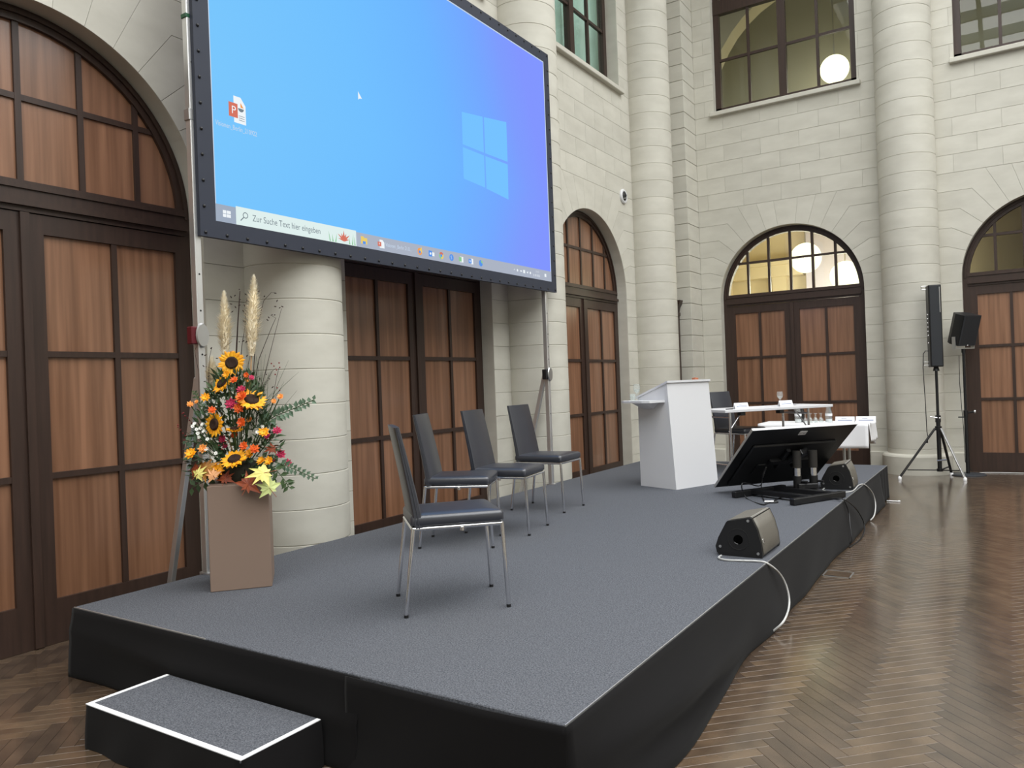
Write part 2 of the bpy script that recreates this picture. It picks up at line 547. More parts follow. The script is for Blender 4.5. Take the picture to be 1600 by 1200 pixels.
column(BCOLS[0], 13.56, -PI / 2, 'stone half column behind the tall black column loudspeaker')
# low stone plinth blocks at the foot of the back wall
n = 0
for c, R in BBAYS[:2]:
    for a, b in ((c - R - 0.42, c - R), (c + R, c + R + 0.42)):
        n += 1
        if a < -4.71: a = -4.69
        tag(MB().span((a, WY - 0.035, 0), (b, WY + .02, 0.31), 0.012).build('baseboard_back_%d' % n, M_STONE), kind='structure')

# ------------------------------------------------------------------ doors
def door(idx, fn, c, R, hp, hl, glass, nm):
    """fn(s, n, z): n = 0 is the face of the door frame"""
    A = lambda s, n, z: fn(c + s, n, z)
    fr = MB()
    ri, ro = R - 0.095, R + 0.05
    def bx(mb, s0, s1, z0, z1, n0, n1):
        vs = [A(s, n, z) for s in (s0, s1) for n in (n0, n1) for z in (z0, z1)]
        mb.add(vs, [(0, 1, 3, 2), (4, 6, 7, 5), (0, 4, 5, 1), (2, 3, 7, 6), (0, 2, 6, 4), (1, 5, 7, 3)])
        return mb
    for sg in (-1, 1): bx(fr, sg * hl, sg * ro, 0, ASP, -0.10, 0.0)
    n = 32
    for (r0, r1, n0, n1) in ((ri, ro, -0.10, 0.0), (ri + .045, ri + .07, 0.0, 0.018)):
        vs = []; fs = []
        for i in range(n + 1):
            th = PI * i / n
            for r in (r0, r1):
                for d in (n0, n1): vs.append(A(r * math.cos(th), d, ASP + r * math.sin(th)))
        for i in range(n):
            o = 4 * i
            fs += [(o, o + 1, o + 5, o + 4), (o + 2, o + 6, o + 7, o + 3), (o + 1, o + 3, o + 7, o + 5), (o, o + 4, o + 6, o + 2)]
        fr.add(vs, fs)
    root = tag(fr.build('door_%d' % idx, M_DARK), kind='structure')
    tr = MB(); bx(tr, -hl - .04, hl + .04, 2.87, 3.075, -0.09, 0.012); bx(tr, -hl - .04, hl + .04, 2.905, 2.945, 0.012, 0.04); bx(tr, -hl - .03, hl + .03, 3.02, 3.05, 0.012, 0.026)
    tr.build('transom', M_DARK, root)
    zr = [0.295, 1.10, 1.14, 1.915, 1.955, 2.735]
    for sg in (-1, 1):
        lf = MB()
        g = 0.004
        bx(lf, sg * g, sg * 0.124, 0.002, 2.865, -0.055, 0.0)
        bx(lf, sg * hp, sg * hl, 0.002, 2.865, -0.055, 0.0)
        bx(lf, sg * 0.124, sg * hp, 0.002, zr[0], -0.055, 0.0)
        bx(lf, sg * 0.124, sg * hp, zr[5], 2.865, -0.055, 0.0)
        sm = (0.124 + hp) / 2
        bx(lf, sg * (sm - .02), sg * (sm + .02), zr[0], zr[5], -0.055, -0.004)
        for k in (1, 3):
            bx(lf, sg * 0.124, sg * (sm - .02), zr[k], zr[k + 1], -0.055, -0.004)
            bx(lf, sg * (sm + .02), sg * hp, zr[k], zr[k + 1], -0.055, -0.004)
        if sg > 0: bx(lf, -0.028, 0.028, 0.006, 2.865, 0.0, 0.022)
        lo = lf.build('leaf', M_DARK, root)
        for k in (0, 2, 4):
            for a, b in ((0.124, sm - .02), (sm + .02, hp)):
                bx(MB(), sg * (a - .004), sg * (b + .004), zr[k] - .004, zr[k + 1] + .004, -0.048, -0.026).build('panel', M_WOOD, lo)
    # fanlight
    ms = hp / 1.09 * 0.405
    cols = [-9, -2 * ms, -ms, 0, ms, 2 * ms, 9]
    circ = [(ri * math.cos(2 * PI * i / 72), ASP + ri * math.sin(2 * PI * i / 72)) for i in range(72)]
    fm = MB()
    for s in cols[1:-1]:
        zt = ASP + math.sqrt(max(0, ri * ri - s * s)) + .02
        bx(fm, s - .02, s + .02, 3.07, zt, -0.07, -0.012)
    w = math.sqrt(ri * ri - 0.63 ** 2) + .02
    bx(fm, -w, w, 3.61, 3.65, -0.069, -0.014)
    fm.build('fan_muntin', M_DARK, root)
    for a, b in zip(cols[:-1], cols[1:]):
        for z0, z1 in ((3.07, 3.61), (3.65, 9)):
            po = clip_convex([(a + .019, z0 - .001), (b - .019, z0 - .001), (b - .019, z1 + .001), (a + .019, z1 + .001)], circ)
            if len(po) >= 3:
                if glass: MB().prism(po, A, -0.045, -0.040).build('pane', M_PANE, root)
                else: MB().prism(po, A, -0.05, -0.03).build('panel', M_WOOD, root)
    return root
DL = lambda s, n, z: Vector((DXP + n, s, z))
DB = lambda s, n, z: Vector((s, DYP - n, z))
door(1, DL, 2.50, 1.22, 1.09, 1.14, False, '')
door(2, DL, 6.45, 1.22, 1.09, 1.14, False, '')
door(3, DL, 10.38, 1.20, 1.08, 1.13, False, '')
door(4, DB, -3.16, 1.19, 0.99, 1.08, True, '')
door(5, DB, 0.60, 1.19, 1.0, 1.08, True, '')
door(6, DB, 4.36, 1.19, 1.0, 1.08, True, '')
door(7, DL, -1.45, 1.22, 1.09, 1.14, False, '')

# ------------------------------------------------------------------ upper windows
def window(idx, fn, c, R, dep):
    A = lambda s, n, z: fn(c + s, n - dep, z)
    def bx(mb, s0, s1, z0, z1, n0, n1):
        vs = [A(s, n, z) for s in (s0, s1) for n in (n0, n1) for z in (z0, z1)]
        return mb.add(vs, [(0, 1, 3, 2), (4, 6, 7, 5), (0, 4, 5, 1), (2, 3, 7, 6), (0, 2, 6, 4), (1, 5, 7, 3)])
    fr = MB()
    zb = W0 + 0.05
    for sg in (-1, 1): bx(fr, sg * (R - .10), sg * (R + .04), zb, W1, -0.10, 0)
    bx(fr, -R, R, zb - .03, zb + .10, -0.10, 0)
    bx(fr, -R, R, W1 - .1, W1 + .04, -0.10, 0)
    bx(fr, -R, R, 8.17, 8.42, -0.10, 0.01)
    bx(fr, -.065, .065, zb, W1, -0.10, 0.008)
    root = tag(fr.build('window_%d' % idx, M_DARK), kind='structure')
    si = MB()
    a = [fn(c - R - .06, -dep, W0 - .03), fn(c + R + .06, 0.075, W0 + 0.045)]
    si.span(a[0], a[1], 0.008).build('window_sill', M_STONE, root)
    for sg in (-1, 1):
        mu = MB()
        m = (R - .10 + .065) / 2
        bx(mu, sg * (m - .022), sg * (m + .022), zb + .1, W1 - .1, -0.06, -0.01)
        for z in (7.335, 8.9): bx(mu, sg * .065, sg * (R - .1), z - .022, z + .022, -0.058, -0.012)
        mu.build('muntin', M_DARK, root)
        for a, b in ((.065, m - .022), (m + .022, R - .1)):
            for z0, z1 in ((zb + .1, 7.313), (7.357, 8.17), (8.42, 8.878)):
                bx(MB(), sg * a, sg * b, z0, z1, -0.042, -0.037).build('pane', M_PANE, root)
    return root
for i, (c, R) in enumerate(LBAYS[1:]): window(i + 1, PL, c, R, 0.20)
for i, (c, R) in enumerate(BBAYS[:2]): window(i + 4, PB, c, R, 0.14)

# rooms behind the glass
def shell(name, a, b, m):
    mb = MB().span(a, b)
    return tag(mb.build(name, m), kind='structure')
def openbox(name, a, b, m, skip):
    x0, y0, z0 = a; x1, y1, z1 = b
    t = 0.08; mb = MB()
    F = {'-x': ((x0 - t, y0, z0), (x0, y1, z1)), '+x': ((x1, y0, z0), (x1 + t, y1, z1)), '-y': ((x0, y0 - t, z0), (x1, y0, z1)), '+y': ((x0, y1, z0), (x1, y1 + t, z1)),
         '-z': ((x0, y0, z0 - t), (x1, y1, z0)), '+z': ((x0, y0, z1), (x1, y1, z1 + t))}
    for k, (p, q) in F.items():
        if k not in skip: mb.span(p, q)
    return tag(mb.build(name, m), kind='structure')
openbox('wall_corridor_ground', (-5.3, 14.05, 0.0), (6.2, 17.6, 5.3), M_CREAM, ('-y',))
openbox('wall_corridor_upper', (-5.3, 14.05, 5.5), (6.2, 17.2, 10.4), M_UPPER, ('-y',))
tag(MB().span((-5.80, -11.0, 0), (-5.62, 13.2, 5.45)).build('leak_block_behind_doors', M_MORTAR), kind='structure')  # unseen slab, added to stop sky light leaking under the left doors
openbox('wall_room_left_upper', (-7.6, -3.2, 5.5), (-5.56, 13.0, 10.4), M_UPPER, ('+x',))
def curtain_mat():
    m = mat('pale_green_curtain', srgb(190, 214, 204), .9)
    nt = m.node_tree; b = nt.nodes['Principled BSDF']; t = nt.nodes.new('ShaderNodeBsdfTranslucent'); t.inputs[0].default_value = srgb(196, 222, 212)
    mx = nt.nodes.new('ShaderNodeMixShader'); mx.inputs[0].default_value = .5; o = nt.nodes['Material Output']
    nt.links.new(b.outputs[0], mx.inputs[1]); nt.links.new(t.outputs[0], mx.inputs[2]); nt.links.new(mx.outputs[0], o.inputs[0])
    return m
M_CURT = curtain_mat()
for c_, lb in ((6.45, 'pale curtain in the upper window above the projection screen'), (10.38, 'pale green curtain behind the upper window on the left wall')):
    cu = thing('curtain', lb, 'curtain', (-5.64, c_ + .35, 6.2), 0, 'curtains in the upper windows')
    for sg in (-1, 1):
        vs = []; fs = []
        for i in range(49):
            y = sg * (.01 + 1.75 * i / 48); x = .03 * math.sin(i * .9) + .012 * math.sin(i * 2.3)
            vs += [(x, y, 0.0), (x * .9, y, 1.7), (x * .8, y, 3.4)]
        for i in range(48):
            for k in range(2): fs.append((i * 3 + k, i * 3 + 3 + k, i * 3 + 4 + k, i * 3 + 1 + k))
        MB().add(vs, fs).build('panel', M_CURT, cu, 80, recalc=False)
    l = bpy.data.lights.new('added_curtain_backlight', 'POINT'); l.energy = 45; l.color = (.94, 1, .97); l.shadow_soft_size = .3  # unseen lamp, added behind each curtain so the cloth glows
    lo = bpy.data.objects.new('added_curtain_backlight', l); COL.objects.link(lo); lo.location = (-6.9, c_ + .6, 8.0)
# lilac wall strip, cornice and arches seen through the glass
tag(MB().span((-3.62, 17.3, 0.1), (-2.55, 17.58, 5.2)).build('wall_corridor_strip', M_LILAC), kind='structure')
tag(MB().span((-1.40, 14.06, 0), (-1.25, 16.9, 5.28)).build('corridor_light_block', M_CREAM), kind='structure')  # added between the corridor bays to keep lamp light off the right fanlight
co = MB()
co.span((-5.2, 17.3, 3.75), (-3.7, 17.58, 4.0)); co.span((-5.2, 17.2, 4.0), (-3.7, 17.58, 4.12)); co.span((-4.35, 17.35, 0.1), (-4.05, 17.58, 3.75))
tag(co.build('trim_1', M_CREAM), kind='structure')
def arch_rib(name, x0, x1, y0, y1, zs, zt, m=M_CREAM):
    cx = (x0 + x1) / 2; r = (x1 - x0) / 2; po = []
    outer = [(x1 + .0, zt), (x0, zt)]
    pts = [(cx + r * math.cos(PI * i / 20), zs + (zt - .12 - zs) * math.sin(PI * i / 20)) for i in range(21)]
    mb = MB()
    for i in range(20):
        (a, za), (b, zb) = pts[i], pts[i + 1]
        mb.prism([(a, za), (a, zt), (b, zt), (b, zb)], lambda s, n, z: Vector((s, n, z)), y0, y1)
    return tag(mb.build(name, m), kind='structure')
arch_rib('trim_2', -5.0, -1.2, 15.3, 15.7, 6.9, 9.2)
arch_rib('trim_3', -1.2, 2.4, 15.3, 15.7, 6.9, 9.2)
arch_rib('trim_4', -1.2, 2.4, 15.0, 15.3, 2.6, 4.4)
pil = MB()
for x in (-5.0, -1.2): pil.span((x - .25, 15.25, 5.5), (x + .25, 15.75, 7.0))
tag(pil.build('trim_5', M_CREAM), kind='structure')
def globe(p, r, label, grp, ceil, power=75):
    t = thing('globe_lamp', label, 'lamp', (p.x, p.y, p.z), 0, grp)
    MB().lathe([(0.0, -r)] + [(r * math.sin(PI * k / 14), -r * math.cos(PI * k / 14)) for k in range(1, 14)] + [(0, r)], 24).build('globe', M_GLOBE, t, 60)
    MB().tube([(0, 0, r - .01), (0, 0, ceil - p.z)], 0.012, 6).build('rod', M_STEEL, t)
    l = bpy.data.lights.new('globe_light', 'POINT'); l.energy = power; l.color = (1, 0.9, 0.68); l.shadow_soft_size = r
    lo = bpy.data.objects.new('globe_light', l); COL.objects.link(lo); lo.parent = t; lo.location = (0, 0, -r - 0.25)
globe(ony(1259, 403, 15.6), 0.29, 'glowing white globe lamp seen through the middle of the fanlight', 'globe lamps behind the windows', 5.28)
globe(ony(1321, 431, 16.2), 0.29, 'lower right globe lamp seen through the fanlight behind the table', 'globe lamps behind the windows', 5.28)
globe(ony(1304, 108, 16.2), 0.27, 'globe lamp glowing in the upper window above the arched door', 'globe lamps behind the windows', 10.38, 30)

# unseen sides of the hall
tag(MB().span((14.0, -11.2, 0), (14.3, 14.0, ZT)).build('wall_right', M_STONE), kind='structure')
tag(MB().span((-5.6, -11.3, 0), (14.3, -11.0, ZT)).build('wall_front', M_STONE), kind='structure')
ce = MB()
ce.span((-5.6, -11.3, ZT), (-3.4, 14.1, ZT + .3)); ce.span((12.6, -11.3, ZT), (14.3, 14.1, ZT + .3))
ce.span((-3.4, -11.3, ZT), (12.6, -9.6, ZT + .3)); ce.span((-3.4, 13.2, ZT), (12.6, 14.1, ZT + .3))
ce = tag(ce.build('ceiling', M_PLASTER), kind='structure')
for k in range(14):
    y = -9.6 + 22.8 * (k + .5) / 14
    MB().span((-3.4, y - .06, ZT + .05), (12.6, y + .06, ZT + .30)).build('roof_beam', M_ROOF, ce)
for k in range(8):
    x = -3.4 + 16.0 * (k + .5) / 8
    MB().span((x - .05, -9.6, ZT + .1), (x + .05, 13.2, ZT + .28)).build('roof_beam', M_ROOF, ce)

# ------------------------------------------------------------------ floor: herringbone parquet
fl = tag(MB().span((-5.6, -11.3, -0.15), (14.3, 14.2, -0.004)).build('floor', M_SUB), kind='structure')
PLEN, PWID = 0.44, 0.066
pm = MB().box((0, 0, -0.006), (PLEN - .0012, PWID - .0012, 0.012), None, 0.0007).mesh('plank', M_PLANK, recalc=False)
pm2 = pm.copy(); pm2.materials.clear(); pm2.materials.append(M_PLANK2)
cs, sn = math.cos(PI / 4), math.sin(PI / 4)
cand = []
for j in range(-340, 341):
    for i in range(-40, 41):
        ox, oy = j * PWID + i * PLEN, j * PWID - i * PLEN
        for (px, py, a) in ((ox + PLEN / 2, oy + PWID / 2, 0), (ox + PWID / 2, oy + PWID + PLEN / 2, 1)):
            x = cs * px - sn * py; y = sn * px + cs * py
            if -5.7 < x < 5.5 and -1.0 < y < 14.2:
                if -4.4 < x < -1.65 and 2.65 < y < 10.6: continue
                cand.append((x, y, PI / 4 + a * PI / 2, a))
def fscore(x, y):
    q = proj((x, y, 0))
    if q is None or not (-60 < q[0] < 1660 and 0 < q[1] < 1270): return 1e9
    return math.hypot(x, y)
cand.sort(key=lambda t: fscore(t[0], t[1]))
rest = MB(); hv = [tuple(v.co) for v in pm.vertices]; hf = [tuple(p.vertices) for p in pm.polygons]
for k, (x, y, a, par) in enumerate(cand):
    if k < 300 and fscore(x, y) < 1e8:
        link('plank', pm2 if par else pm, fl, (x, y, 0), a)
    else:
        ca, sa = math.cos(a), math.sin(a)
        rest.add([(x + ca * p[0] - sa * p[1], y + sa * p[0] + ca * p[1], p[2]) for p in hv], hf, random.random() * .6 + (0 if par else .4))  # tone step by plank direction paints in the same grain sheen
tag(rest.build('plank_remainder', M_PLANKA, fl, recalc=False), kind='stuff')

# ------------------------------------------------------------------ stage
STX0, STX1, STY0, STY1 = -4.68, -1.37, 2.37, 10.85
st = thing('stage', 'long low stage covered in grey carpet with black cloth skirts', 'stage', ((STX0 + STX1) / 2, (STY0 + STY1) / 2, 0))
so = st.location
def S(x, y, z): return (x - so.x, y - so.y, z)
for k in range(4):
    y0 = STY0 + .03 + (STY1 - STY0 - .06) * k / 4; y1 = STY0 + .03 + (STY1 - STY0 - .06) * (k + 1) / 4
    MB().span(S(STX0 + .03, y0 + .01, 0.30), S(STX1 - .03, y1 - .01, HS - .02)).build('deck', M_BLACK, st)
lg = [(x, y) for x in (STX0 + .2, (STX0 + STX1) / 2, STX1 - .2) for y in (STY0 + .25, STY0 + 2.2, STY0 + 4.2, STY0 + 6.3, STY1 - .25)]
for x, y in lg: MB().tube([S(x, y, 0), S(x, y, .31)], 0.03, 8).build('leg', M_STEEL, st)
MB().span(S(STX0, STY0, HS - .02), S(STX1, STY1, HS), 0.004).build('carpet', M_CARPET, st)
ed = MB()
ed.span(S(STX1 - .001, STY0, HS - .012), S(STX1 + .003, STY1, HS + .0008))
ed.build('edge_trim', M_ALU, st)
ed = MB()
ed.span(S(STX0, STY0 - .005, HS - .010), S(STX0 + 1.25, STY0 + .001, HS + .001))
ed.build('edge_trim', M_ALU, st)
def skirt(name, u0, u1, fn, off, nu, nz=12, top=HS - .008):
    mb = MB(); vs = []; fs = []
    for i in range(nu + 1):
        u = u0 + (u1 - u0) * i / nu
        for k in range(nz + 1):
            t = k / nz
            vs.append(fn(u, off(u, t), top * (1 - t) + 0.004))
    for i in range(nu):
        for k in range(nz):
            a = i * (nz + 1) + k
            fs.append((a, a + nz + 1, a + nz + 2, a + 1))
    mb.add(vs, fs)
    o = mb.build(name, M_SKIRT, st, 80, recalc=False)
    md = o.modifiers.new('thick', 'SOLIDIFY'); md.thickness = 0.004; md.offset = 0
    return o
def off_side(y, t):
    g = 1 - math.exp(-max(0, y - STY0 + .01) / .22)
    f = .008 + t ** 1.3 * g * (.040 + .115 * math.exp(-((y - 3.0) / 0.85) ** 2) + .035 * math.exp(-((y - 4.9) / .4) ** 2))
    f += g * (.012 * t * math.sin(y * 3.1 + 2.2 * t) + .004 * t * math.sin(y * 7 + 5 * t))
    f += .045 * g * math.exp(-((t - .50 - .16 * (y - 3.2)) / .13) ** 2) * math.exp(-((y - 3.3) / .8) ** 2)
    f -= .032 * g * math.exp(-((t - .78 - .16 * (y - 3.2)) / .10) ** 2) * math.exp(-((y - 3.5) / .9) ** 2)
    return f
def off_front(x, t):
    u = (x - STX0) / (STX1 - STX0)
    f = .010 + .030 * t + .018 * t * math.sin(x * 5.1 + 1.5 * t)
    f += .035 * math.exp(-((t - .38 - .25 * (u - .25)) / .10) ** 2) * math.exp(-((u - .36) / .30) ** 2)
    return f
def off_front2(x, t):
    h = (STX1 - x) / 1.06
    return .020 * min(1, h * 3) + .006 + h * (.045 * t + .035 * t * math.sin(x * 6.5 + 2.8 * t))
skirt('side_skirt', STY0 - .008, 10.12, lambda u, o, z: S(STX1 + o, u, z), off_side, 150)
skirt('side_skirt', 10.13, STY1, lambda u, o, z: S(STX1 + o * .6 + .006 * math.sin(u * 30), u, z), lambda y, t: .012 + .02 * t, 24)
skirt('front_skirt', STX0 - .004, -2.36, lambda u, o, z: S(u, STY0 - o, z), off_front, 70)
skirt('front_skirt', -2.43, STX1 + .008, lambda u, o, z: S(u, STY0 - o, z), off_front2, 60)
skirt('back_skirt', STX0, STX1, lambda u, o, z: S(u, STY1 + o, z), lambda u, t: .01 + .02 * t + .01 * t * math.sin(u * 9), 40)
skirt('side_skirt', STY0, STY1, lambda u, o, z: S(STX0 - o, u, z), lambda u, t: .006 + .01 * t, 30)

# step in front of the stage
stp = thing('stage_step', 'low carpeted step with white taped edges in front of the stage', 'step', (-3.11, 2.155, 0))
hx, y0, y1, zt = 0.56, -0.262, 0.150, 0.20
MB().span((-hx + .01, y0 + .01, 0.0), (hx - .01, y1, zt - .012)).build('box', M_BLACK, stp)
MB().span((-hx, y0, zt - .014), (hx, y1 + .005, zt), 0.003).build('carpet', M_CARPET, stp)
for a, b in (((-hx - .001, y0, zt - .002), (-hx + .022, y1, zt + .0015)), ((hx - .022, y0, zt - .002), (hx + .001, y1, zt + .0015)), ((-hx + .022, y0 - .001, zt - .002), (hx - .022, y0 + .026, zt + .0016))):
    MB().span(a, b).build('tape', M_TAPE, stp)
def wrap(u):   # around left, front, right
    L1 = y1 - y0
    if u < L1: return Vector((-hx, y1 - u, 0)), Vector((-1, 0, 0))
    u -= L1
    if u < 2 * hx: return Vector((-hx + u, y0, 0)), Vector((0, -1, 0))
    u -= 2 * hx
    return Vector((hx, y0 + u, 0)), Vector((1, 0, 0))
mb = MB(); vs = []; fs = []; tot = 2 * (y1 - y0) + 2 * hx; nu, nz = 96, 8
for i in range(nu + 1):
    u = tot * i / nu; p, nn = wrap(min(u, tot - 1e-6))
    for k in range(nz + 1):
        t = k / nz
        o = .004 + .012 * t + .007 * t * math.sin(u * 17 + 2 * t)
        q = p + nn * o; vs.append((q.x, q.y, (zt - .004) * (1 - t) + .003))
for i in range(nu):
    for k in range(nz):
        a = i * (nz + 1) + k; fs.append((a, a + nz + 1, a + nz + 2, a + 1))
mb.add(vs, fs).build('skirt', M_SKIRT, stp, 60, recalc=False)

# ------------------------------------------------------------------ chairs
def make_chair(label):
    t = thing('chair', label, 'chair', (0, 0, 0), 0, 'leather conference chairs on the stage')
    # seat pad (x forward), slightly trapezoid with rounded rim
    def pad(z0, z1, x0, x1, w0, w1, name, par):
        mb = MB(); vs = []; fs = []
        rows = []
        for (ins, z) in ((.012, z0), (0, z0 + .012), (0, z1 - .016), (.006, z1 - .006), (.018, z1), (.09, z1 + .006)):
            ring = []
            cor = [(x0 + ins, -w0 / 2 + ins), (x1 - ins, -w1 / 2 + ins), (x1 - ins, w1 / 2 - ins), (x0 + ins, w0 / 2 - ins)]
            r = max(.012, .03 - ins * .2)
            sg = [(1, 1), (-1, 1), (-1, -1), (1, -1)]
            for (cx, cy), (sx, sy), a0 in zip(cor, sg, (PI, 1.5 * PI, 0, .5 * PI)):
                for k in range(5):
                    an = a0 + .5 * PI * k / 4
                    ring.append((cx + sx * r + r * math.cos(an), cy + sy * r + r * math.sin(an), z))
            rows.append(ring)
        n = len(rows[0])
        for rg in rows: vs += rg
        for j in range(len(rows) - 1):
            for i in range(n): fs.append((j * n + i, j * n + (i + 1) % n, (j + 1) * n + (i + 1) % n, (j + 1) * n + i))
        fs.append(tuple(range(n))); fs.append(tuple(range((len(rows) - 1) * n, len(rows) * n)))
        return mb.add(vs, fs).build(name, M_LEATHER, par, 50)
    pad(0.472, 0.535, -0.245, 0.265, 0.43, 0.47, 'seat', t)
    # backrest: curved slab
    mb = MB(); vs = []; fs = []; prof = []
    n = 12
    for k in range(n + 1):
        u = k / n
        z = 0.465 + u * 0.545
        x = -0.225 - 0.022 * math.sin(u * PI * .75) - 0.075 * u ** 1.9
        w = 0.43 - 0.02 * u
        th = 0.050 - 0.020 * u
        prof.append((x, z, w, th))
    sec = []
    for x, z, w, th in prof:
        h = w / 2; e = .012
        sec.append([(x, -h + e, z), (x + .006, -h, z), (x + th - .006, -h, z), (x + th, -h + e, z), (x + th + .004, 0, z), (x + th, h - e, z), (x + th - .006, h, z), (x + .006, h, z), (x, h - e, z), (x - .004, 0, z)])
    m = 10
    for s_ in sec: vs += s_
    for j in range(n):
        for i in range(m): fs.append((j * m + i, j * m + (i + 1) % m, (j + 1) * m + (i + 1) % m, (j + 1) * m + i))
    fs.append(tuple(range(m))); fs.append(tuple(range(n * m, n * m + m)))
    bo = mb.add(vs, fs).build('backrest', M_LEATHER, t, 50)
    for sy in (-1, 1):
        MB().tube([(p[0] + p[3] * .5, sy * (p[2] / 2 + .001), p[1]) for p in prof], 0.0035, 5).build('piping', M_LEATHER, bo, 60)
    # frame and legs
    fr = MB(); zf = 0.462
    for sy in (-1, 1): fr.tube([(-.235, sy * .205, zf), (.25, sy * .218, zf)], 0.011, 8)
    fr.tube([(.25, -.218, zf), (.25, .218, zf)], 0.011, 8); fr.tube([(-.235, -.205, zf), (-.235, .205, zf)], 0.011, 8)
    fr.build('seat_frame', M_CHROME, t, 50)
    for sy in (-1, 1): MB().lathe([(0.0, -.012), (.012, -.01), (.012, .01), (0, .012)], 10, (.03, sy * .222, .450)).build('link_knob', M_CHROME, t, 40)
    for sy in (-1, 1):
        for p0, p1 in (((.252, sy * .218, zf + .004), (.272, sy * .222, .012)), ((-.232, sy * .205, zf + .004), (-.288, sy * .222, .012))):
            l = MB().tube([p0, p1], 0.0115, 10).build('leg', M_CHROME, t, 50)
            MB().tube([(p1[0], p1[1], .016), (p1[0], p1[1], 0)], 0.0125, 10).build('foot_cap', M_BLACK, l, 50)
    return t
def place_chair(t, front_near, ang):
    """front_near: floor point of the leg at local (+.272, -.222)"""
    c, s = math.cos(ang), math.sin(ang)
    x, y = .272, -.222
    t.location = (front_near[0] - (c * x - s * y), front_near[1] - (s * x + c * y), HS)
    t.rotation_euler = (0, 0, ang)
chair = make_chair('nearest dark leather chair, its seat overlapping the chair behind it')
place_chair(chair, (-2.348, 3.497), math.radians(47))
spec = [((-3.287, 4.713), 26, 'dark leather chair directly behind the nearest one, second in the row'),
        ((-3.275, 5.21), 11, 'third dark leather chair in the row, in front of the closed wooden door'),
        ((-3.529, 6.24), 4, 'farthest of the four chairs in the row, before the screen leg')]
for p, a, lb in spec:
    c = copy_tree(chair); c['label'] = lb
    place_chair(c, p, math.radians(a))
c = copy_tree(chair); c['label'] = 'dark leather chair at the white table beside the lectern'
c.location = (-3.06, 10.20, HS); c.rotation_euler = (0, 0, math.radians(-20))

# ------------------------------------------------------------------ projection screen
ps = thing('projection_screen', 'large projection screen with black border showing a blue computer desktop', 'screen', (SCRX, (SY0 + SY1) / 2, HS))
pO = ps.location
def SP(y, z, d=0.0): return (d, y - pO.y, z - pO.z)
IY0, IY1, IZ0, IZ1 = 3.375, 8.03, 2.83, 5.48
def screen_mat():
    m = bpy.data.materials.new('projected_desktop'); m.use_nodes = True
    nt = m.node_tree; nt.nodes.clear(); N = nt.nodes; L = nt.links
    g = N.new('ShaderNodeNewGeometry'); sp = N.new('ShaderNodeSeparateXYZ'); L.new(g.outputs['Position'], sp.inputs[0])
    def mth(op, a, b):
        n = N.new('ShaderNodeMath'); n.operation = op
        for i, v in enumerate((a, b)):
            if isinstance(v, (int, float)): n.inputs[i].default_value = v
            else: L.new(v, n.inputs[i])
        return n.outputs[0]
    y = mth('DIVIDE', mth('SUBTRACT', sp.outputs['Y'], IY0), IY1 - IY0)
    z = mth('DIVIDE', mth('SUBTRACT', sp.outputs['Z'], IZ0), IZ1 - IZ0)
    t = mth('ADD', y, mth('MULTIPLY', mth('ABSOLUTE', mth('SUBTRACT', z, 0.38), 0), 0.20))
    cr = N.new('ShaderNodeValToRGB'); e = cr.color_ramp.elements
    e[0].position = 0.0; e[0].color = srgb(122, 199, 253)
    e[1].position = 1.0; e[1].color = srgb(130, 150, 255)
    for p, c in ((.35, srgb(114, 192, 255)), (.60, srgb(110, 182, 255)), (.78, srgb(116, 168, 255)), (.90, srgb(126, 156, 254))):
        k = e.new(p); k.color = c
    L.new(t, cr.inputs[0])
    em = N.new('ShaderNodeEmission'); em.inputs[1].default_value = 2 ** -EXPO
    L.new(cr.outputs[0], em.inputs[0])
    o = N.new('ShaderNodeOutputMaterial'); L.new(em.outputs[0], o.inputs[0])
    return m
M_SCR = screen_mat()
EM = 2 ** -EXPO
E_BAR = emis('taskbar_glow', srgb(172, 180, 196), EM); E_START = emis('start_glow', srgb(160, 172, 190), EM); E_SEARCH = emis('searchbox_glow', srgb(224, 240, 238), EM)
E_WHITE = emis('white_glow', srgb(240, 246, 250), EM); E_GREY = emis('grey_glow', srgb(120, 132, 140), EM); E_LOGO = emis('logo_glow', srgb(118, 194, 255), EM)
E_RED = emis('red_glow', srgb(214, 118, 100), EM); E_YEL = emis('yellow_glow', srgb(236, 206, 110), EM); E_GRN = emis('green_glow', srgb(140, 200, 150), EM)
E_BLU = emis('blue_glow', srgb(90, 150, 235), EM); E_ORG = emis('orange_glow', srgb(240, 160, 90), EM); E_LBL = emis('label_glow', srgb(200, 216, 236), EM)
sf = MB().span(SP(IY0, IZ0, -.004), SP(IY1, IZ1, 0)).build('screen_surface', M_SCR, ps)
MB().span(SP(IY0, IZ0, -.012), SP(IY1, IZ1, -.006)).build('rear_film', mat('screen_rear_film', srgb(150, 150, 160), .7, emit=((.62, .52, .80, 1), .10)), ps)
bd = MB()
for a, b in (((SY0, SZ0), (SY1, IZ0)), ((SY0, IZ1), (SY1, SZ1)), ((SY0, IZ0), (IY0, IZ1)), ((IY1, IZ0), (SY1, IZ1))):
    bd.span(SP(a[0], a[1], -.03), SP(b[0], b[1], .006))
bo = bd.build('border', M_BORDER, ps)
rim = MB()
for a, b in (((IY0, IZ0), (IY1, IZ0 + .008)), ((IY0, IZ1 - .012), (IY1, IZ1)), ((IY0, IZ0), (IY0 + .010, IZ1)), ((IY1 - .014, IZ0), (IY1, IZ1))):
    rim.span(SP(a[0], a[1], .0005), SP(b[0], b[1], .0015))
rim.build('light_rim', E_LBL, sf)
sm = MB().lathe([(.012, 0), (.012, .004), (.007, .009), (0, .010)], 8, R=Matrix.Rotation(PI / 2, 3, 'Y')).mesh('snap', M_BLACK, 50)
